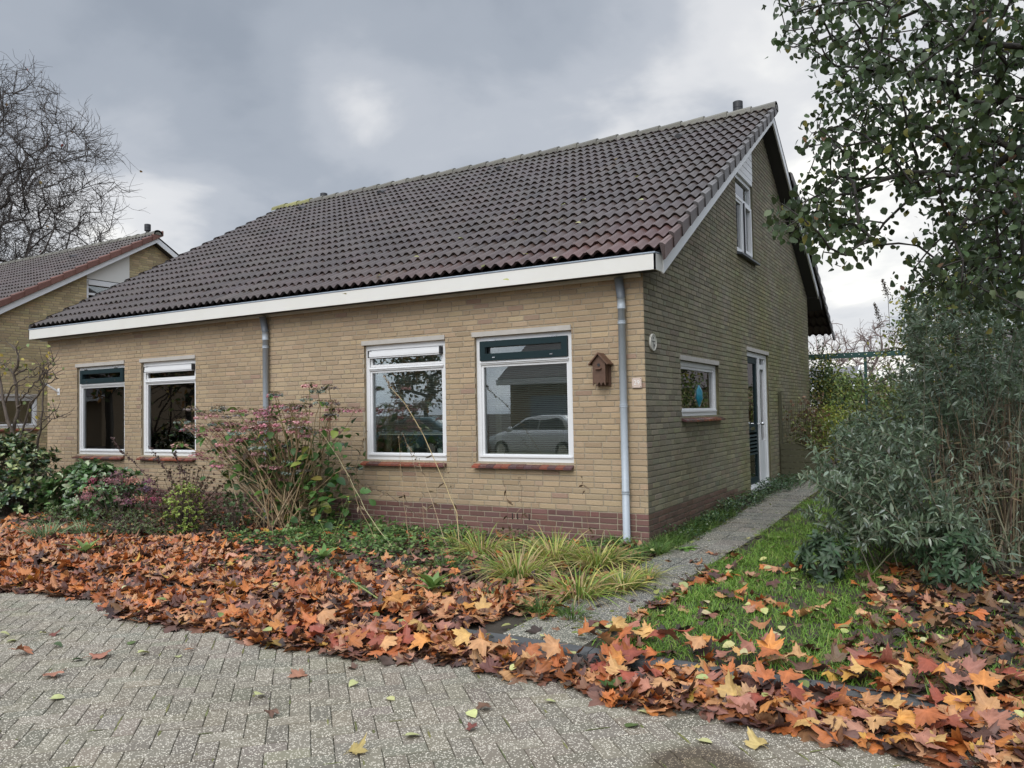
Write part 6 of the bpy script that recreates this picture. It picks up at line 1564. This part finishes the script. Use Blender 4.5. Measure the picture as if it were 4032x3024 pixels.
# ------------------------------------------------------------------ across the street, seen mirrored in the panes
def car(loc,ang,paint,label):
    t=thing('parked_car',loc,label,'car');t.rotation_euler=(0,0,ang)
    m_p=M('car_paint',paint,rough=.25,coat=.8);m_t=M('tyre_rubber',(.02,.02,.02),rough=.8);m_cg=M('car_glass',(.02,.025,.03),rough=.05)
    def loft(secs,mb,col=(1,1,1)):
        n=len(secs[0]);v=[p for s in secs for p in s];f=[]
        for i in range(len(secs)-1):
            for j in range(n):f.append((i*n+j,i*n+(j+1)%n,(i+1)*n+(j+1)%n,(i+1)*n+j))
        f+=[tuple(range(n))[::-1],tuple(range((len(secs)-1)*n,len(secs)*n))];mb.add(v,f,col)
    def sec(x,w,z0,z1,s=.06): return [(x,-w+s,z0),(x,w-s,z0),(x,w,z0+.15),(x,w,z1-.18),(x,w-.07,z1-.03),(x,w-.25,z1),(x,-w+.25,z1),(x,-w+.07,z1-.03),(x,-w,z1-.18),(x,-w,z0+.15)]
    o=A([0,0,0])
    def bld(mb,name,mat,parent,sm_=True):
        ob=mb.build(name,mat,None,smooth=sm_,base=(0,0,0));ob.parent=parent;return ob
    mb=MB();loft([sec(-2.1,.62,.35,.66),sec(-2.05,.78,.24,.76),sec(-1.5,.88,.2,.90),sec(-.9,.9,.2,.97),sec(0,.9,.2,.98),(sec(1.2,.9,.2,1.0)),sec(1.85,.85,.22,.98),sec(2.1,.72,.3,.9)],mb);body=bld(mb,'body',m_p,t)
    mb=MB();P=[(-1.15,.95,.78),(-.45,1.36,.64),(.2,1.45,.62),(1.0,1.42,.62),(1.75,1.02,.74)];loft([[(x,-w,z-.03),(x,-w*.96,z),(x,w*.96,z),(x,w,z-.03),(x,w+.08*(z<1.1)+.14*(z>1.1),.93),(x,-w-.08*(z<1.1)-.14*(z>1.1),.93)] for x,z,w in P],mb);bld(mb,'cabin',m_p,t)
    for s in (-1,1):
        mb=MB();q=[(-1.0,.99),(-.42,1.29),(.15,1.375),(.15,.99)];q2=[(.22,.99),(.22,1.375),(.95,1.34),(1.45,1.04),(1.4,.99)]
        for poly in (q,q2):
            v=[(x,s*(.785-.17*(z-.95)/.45),z) for x,z in poly];mb.add(v,[tuple(range(len(v)))[::s]])
        bld(mb,'side_window',m_cg,t,False)
        mb=MB();mb.add(*ball((-.85,s*.98,1.0),.09,5));bld(mb,'wing_mirror',m_p,t)
    mb=MB();mb.add([(-1.2,-.66,.985),(-1.2,.66,.985),(-.47,.56,1.355),(-.47,-.56,1.355)],[(0,1,2,3)]);mb.v[0]+=[-.03,0,.01];bld(mb,'windscreen',m_cg,t,False)
    for x in (-1.32,1.32):
        for s in (-1,1):
            mb=MB();mb.tube([(x,s*.72,.31),(x,s*.915,.31)],.315,22,(1,1,1),0,True);w=bld(mb,'wheel',m_t,t,False);mb=MB();mb.tube([(x,s*.9,.31),(x,s*.925,.31)],.2,14,(1,1,1),0,True);ob=mb.build('rim',m_chrome,None,base=(0,0,0));ob.parent=w
    for s in (-1,1): mb=MB();mb.add(*ball((-2.0,s*.6,.66),.12,5));bld(mb,'headlight',m_chrome,t)
    return t
car((-8.9,-14.6,-.06),.22,(.72,.72,.72),'white parked car across the street, seen only mirrored in the fourth window')
car((-22.5,-12.8,-.06),-.05,(.62,.62,.60),'pale parked car mirrored in the leftmost front window')
car((-14.6,-15.2,-.06),.1,(.05,.13,.15),'dark teal parked car mirrored in the second front window')
def opposite():
    m_ob=M('opposite_brick',(.33,.25,.16),rough=.9,var=.35,vs=9);m_or=M('opposite_roof',(.09,.07,.068),rough=.6,var=.3,vs=5);m_gd=M('garage_door_paint',(.22,.27,.33),rough=.5)
    for i,(x0,lab) in enumerate(((-13.5,'brick house across the street with blue-grey garage doors, mirrored in the right-hand windows'),(-56.,'brick house across the street mirrored in the left-hand windows'))):
        t=thing('opposite_house',(x0+6,-24,0),lab,'house');mb=MB();mb.box((x0,-30,-.1),(x0+14,-20,2.9));mb.prism([(-30,2.9),(-25,6.1),(-20,2.9)],0,x0+.02,x0+13.98);mb.build('wall',m_ob,t)
        mb=MB();mb.prism([(-30.5,2.75),(-30.5,2.9),(-25,6.35),(-19.5,2.9),(-19.5,2.75),(-25,6.15)],0,x0-.3,x0+14.3);mb.build('roof',m_or,t)
        mb=MB();mb.box((x0-.3,-19.5,2.62),(x0+14.3,-19.35,2.86));mb.prism([(-30.5,2.6),(-30.5,2.76),(-25,6.16),(-19.5,2.76),(-19.5,2.6),(-25,6.0)],0,x0+14.3,x0+14.35);mb.build('fascia',m_white,t)
        for k in range(4):
            xa=x0+1+k*3.2;mb=MB()
            if k%2==0: mb.box((xa,-19.97,.0),(xa+2.4,-19.9,2.15));mb.build('garage_door',m_gd,t)
            else:
                mb.box((xa,-19.98,.8),(xa+1.8,-19.92,2.2));w=mb.build('window',m_white,t);mb=MB();mb.box((xa+.08,-19.915,.88),(xa+1.72,-19.91,2.12),(.2,.2,.25));mb.build('pane',m_black,w)
opposite()
crown_tree('street_tree',(-21.5,-17,0),2.0,(-21.5,-17,4.6),(2.6,2.4,2.6),130,26,.20,[(.05,.08,.03),(.09,.12,.04),(.3,.16,.05)],'leafy street tree across the road, mirrored in the left windows','tree',861,r0=.12)
st_=bpy.data.objects['street_tree']
for x,y,sc,lab in ((-27.5,-15,1.15,'taller leafy street tree added to block the sky mirrored in the left windows'),(-33.2,-14.8,1.35,'large leafy tree far down the street, added to block the sky mirrored in the leftmost window'),(-37.5,-17.6,1.6,'largest leafy tree at the end of the street, added to block mirrored sky'),(-17.5,-19.5,.9,'small leafy street tree beside the teal car, mirrored only')):
    c_=copy_tree(st_);c_.location=(x,y,0);c_.scale=(sc,sc,sc);c_['label']=lab;c_['group']='street trees across the road'  # the enlarged copies are added trees that block bright sky in the left panes
st_['group']='street trees across the road'
for o in bpy.data.objects:
    if o.type=='MESH' and o.parent is None and 'label' not in o and 'kind' not in o: print('UNTAGGED',o.name)
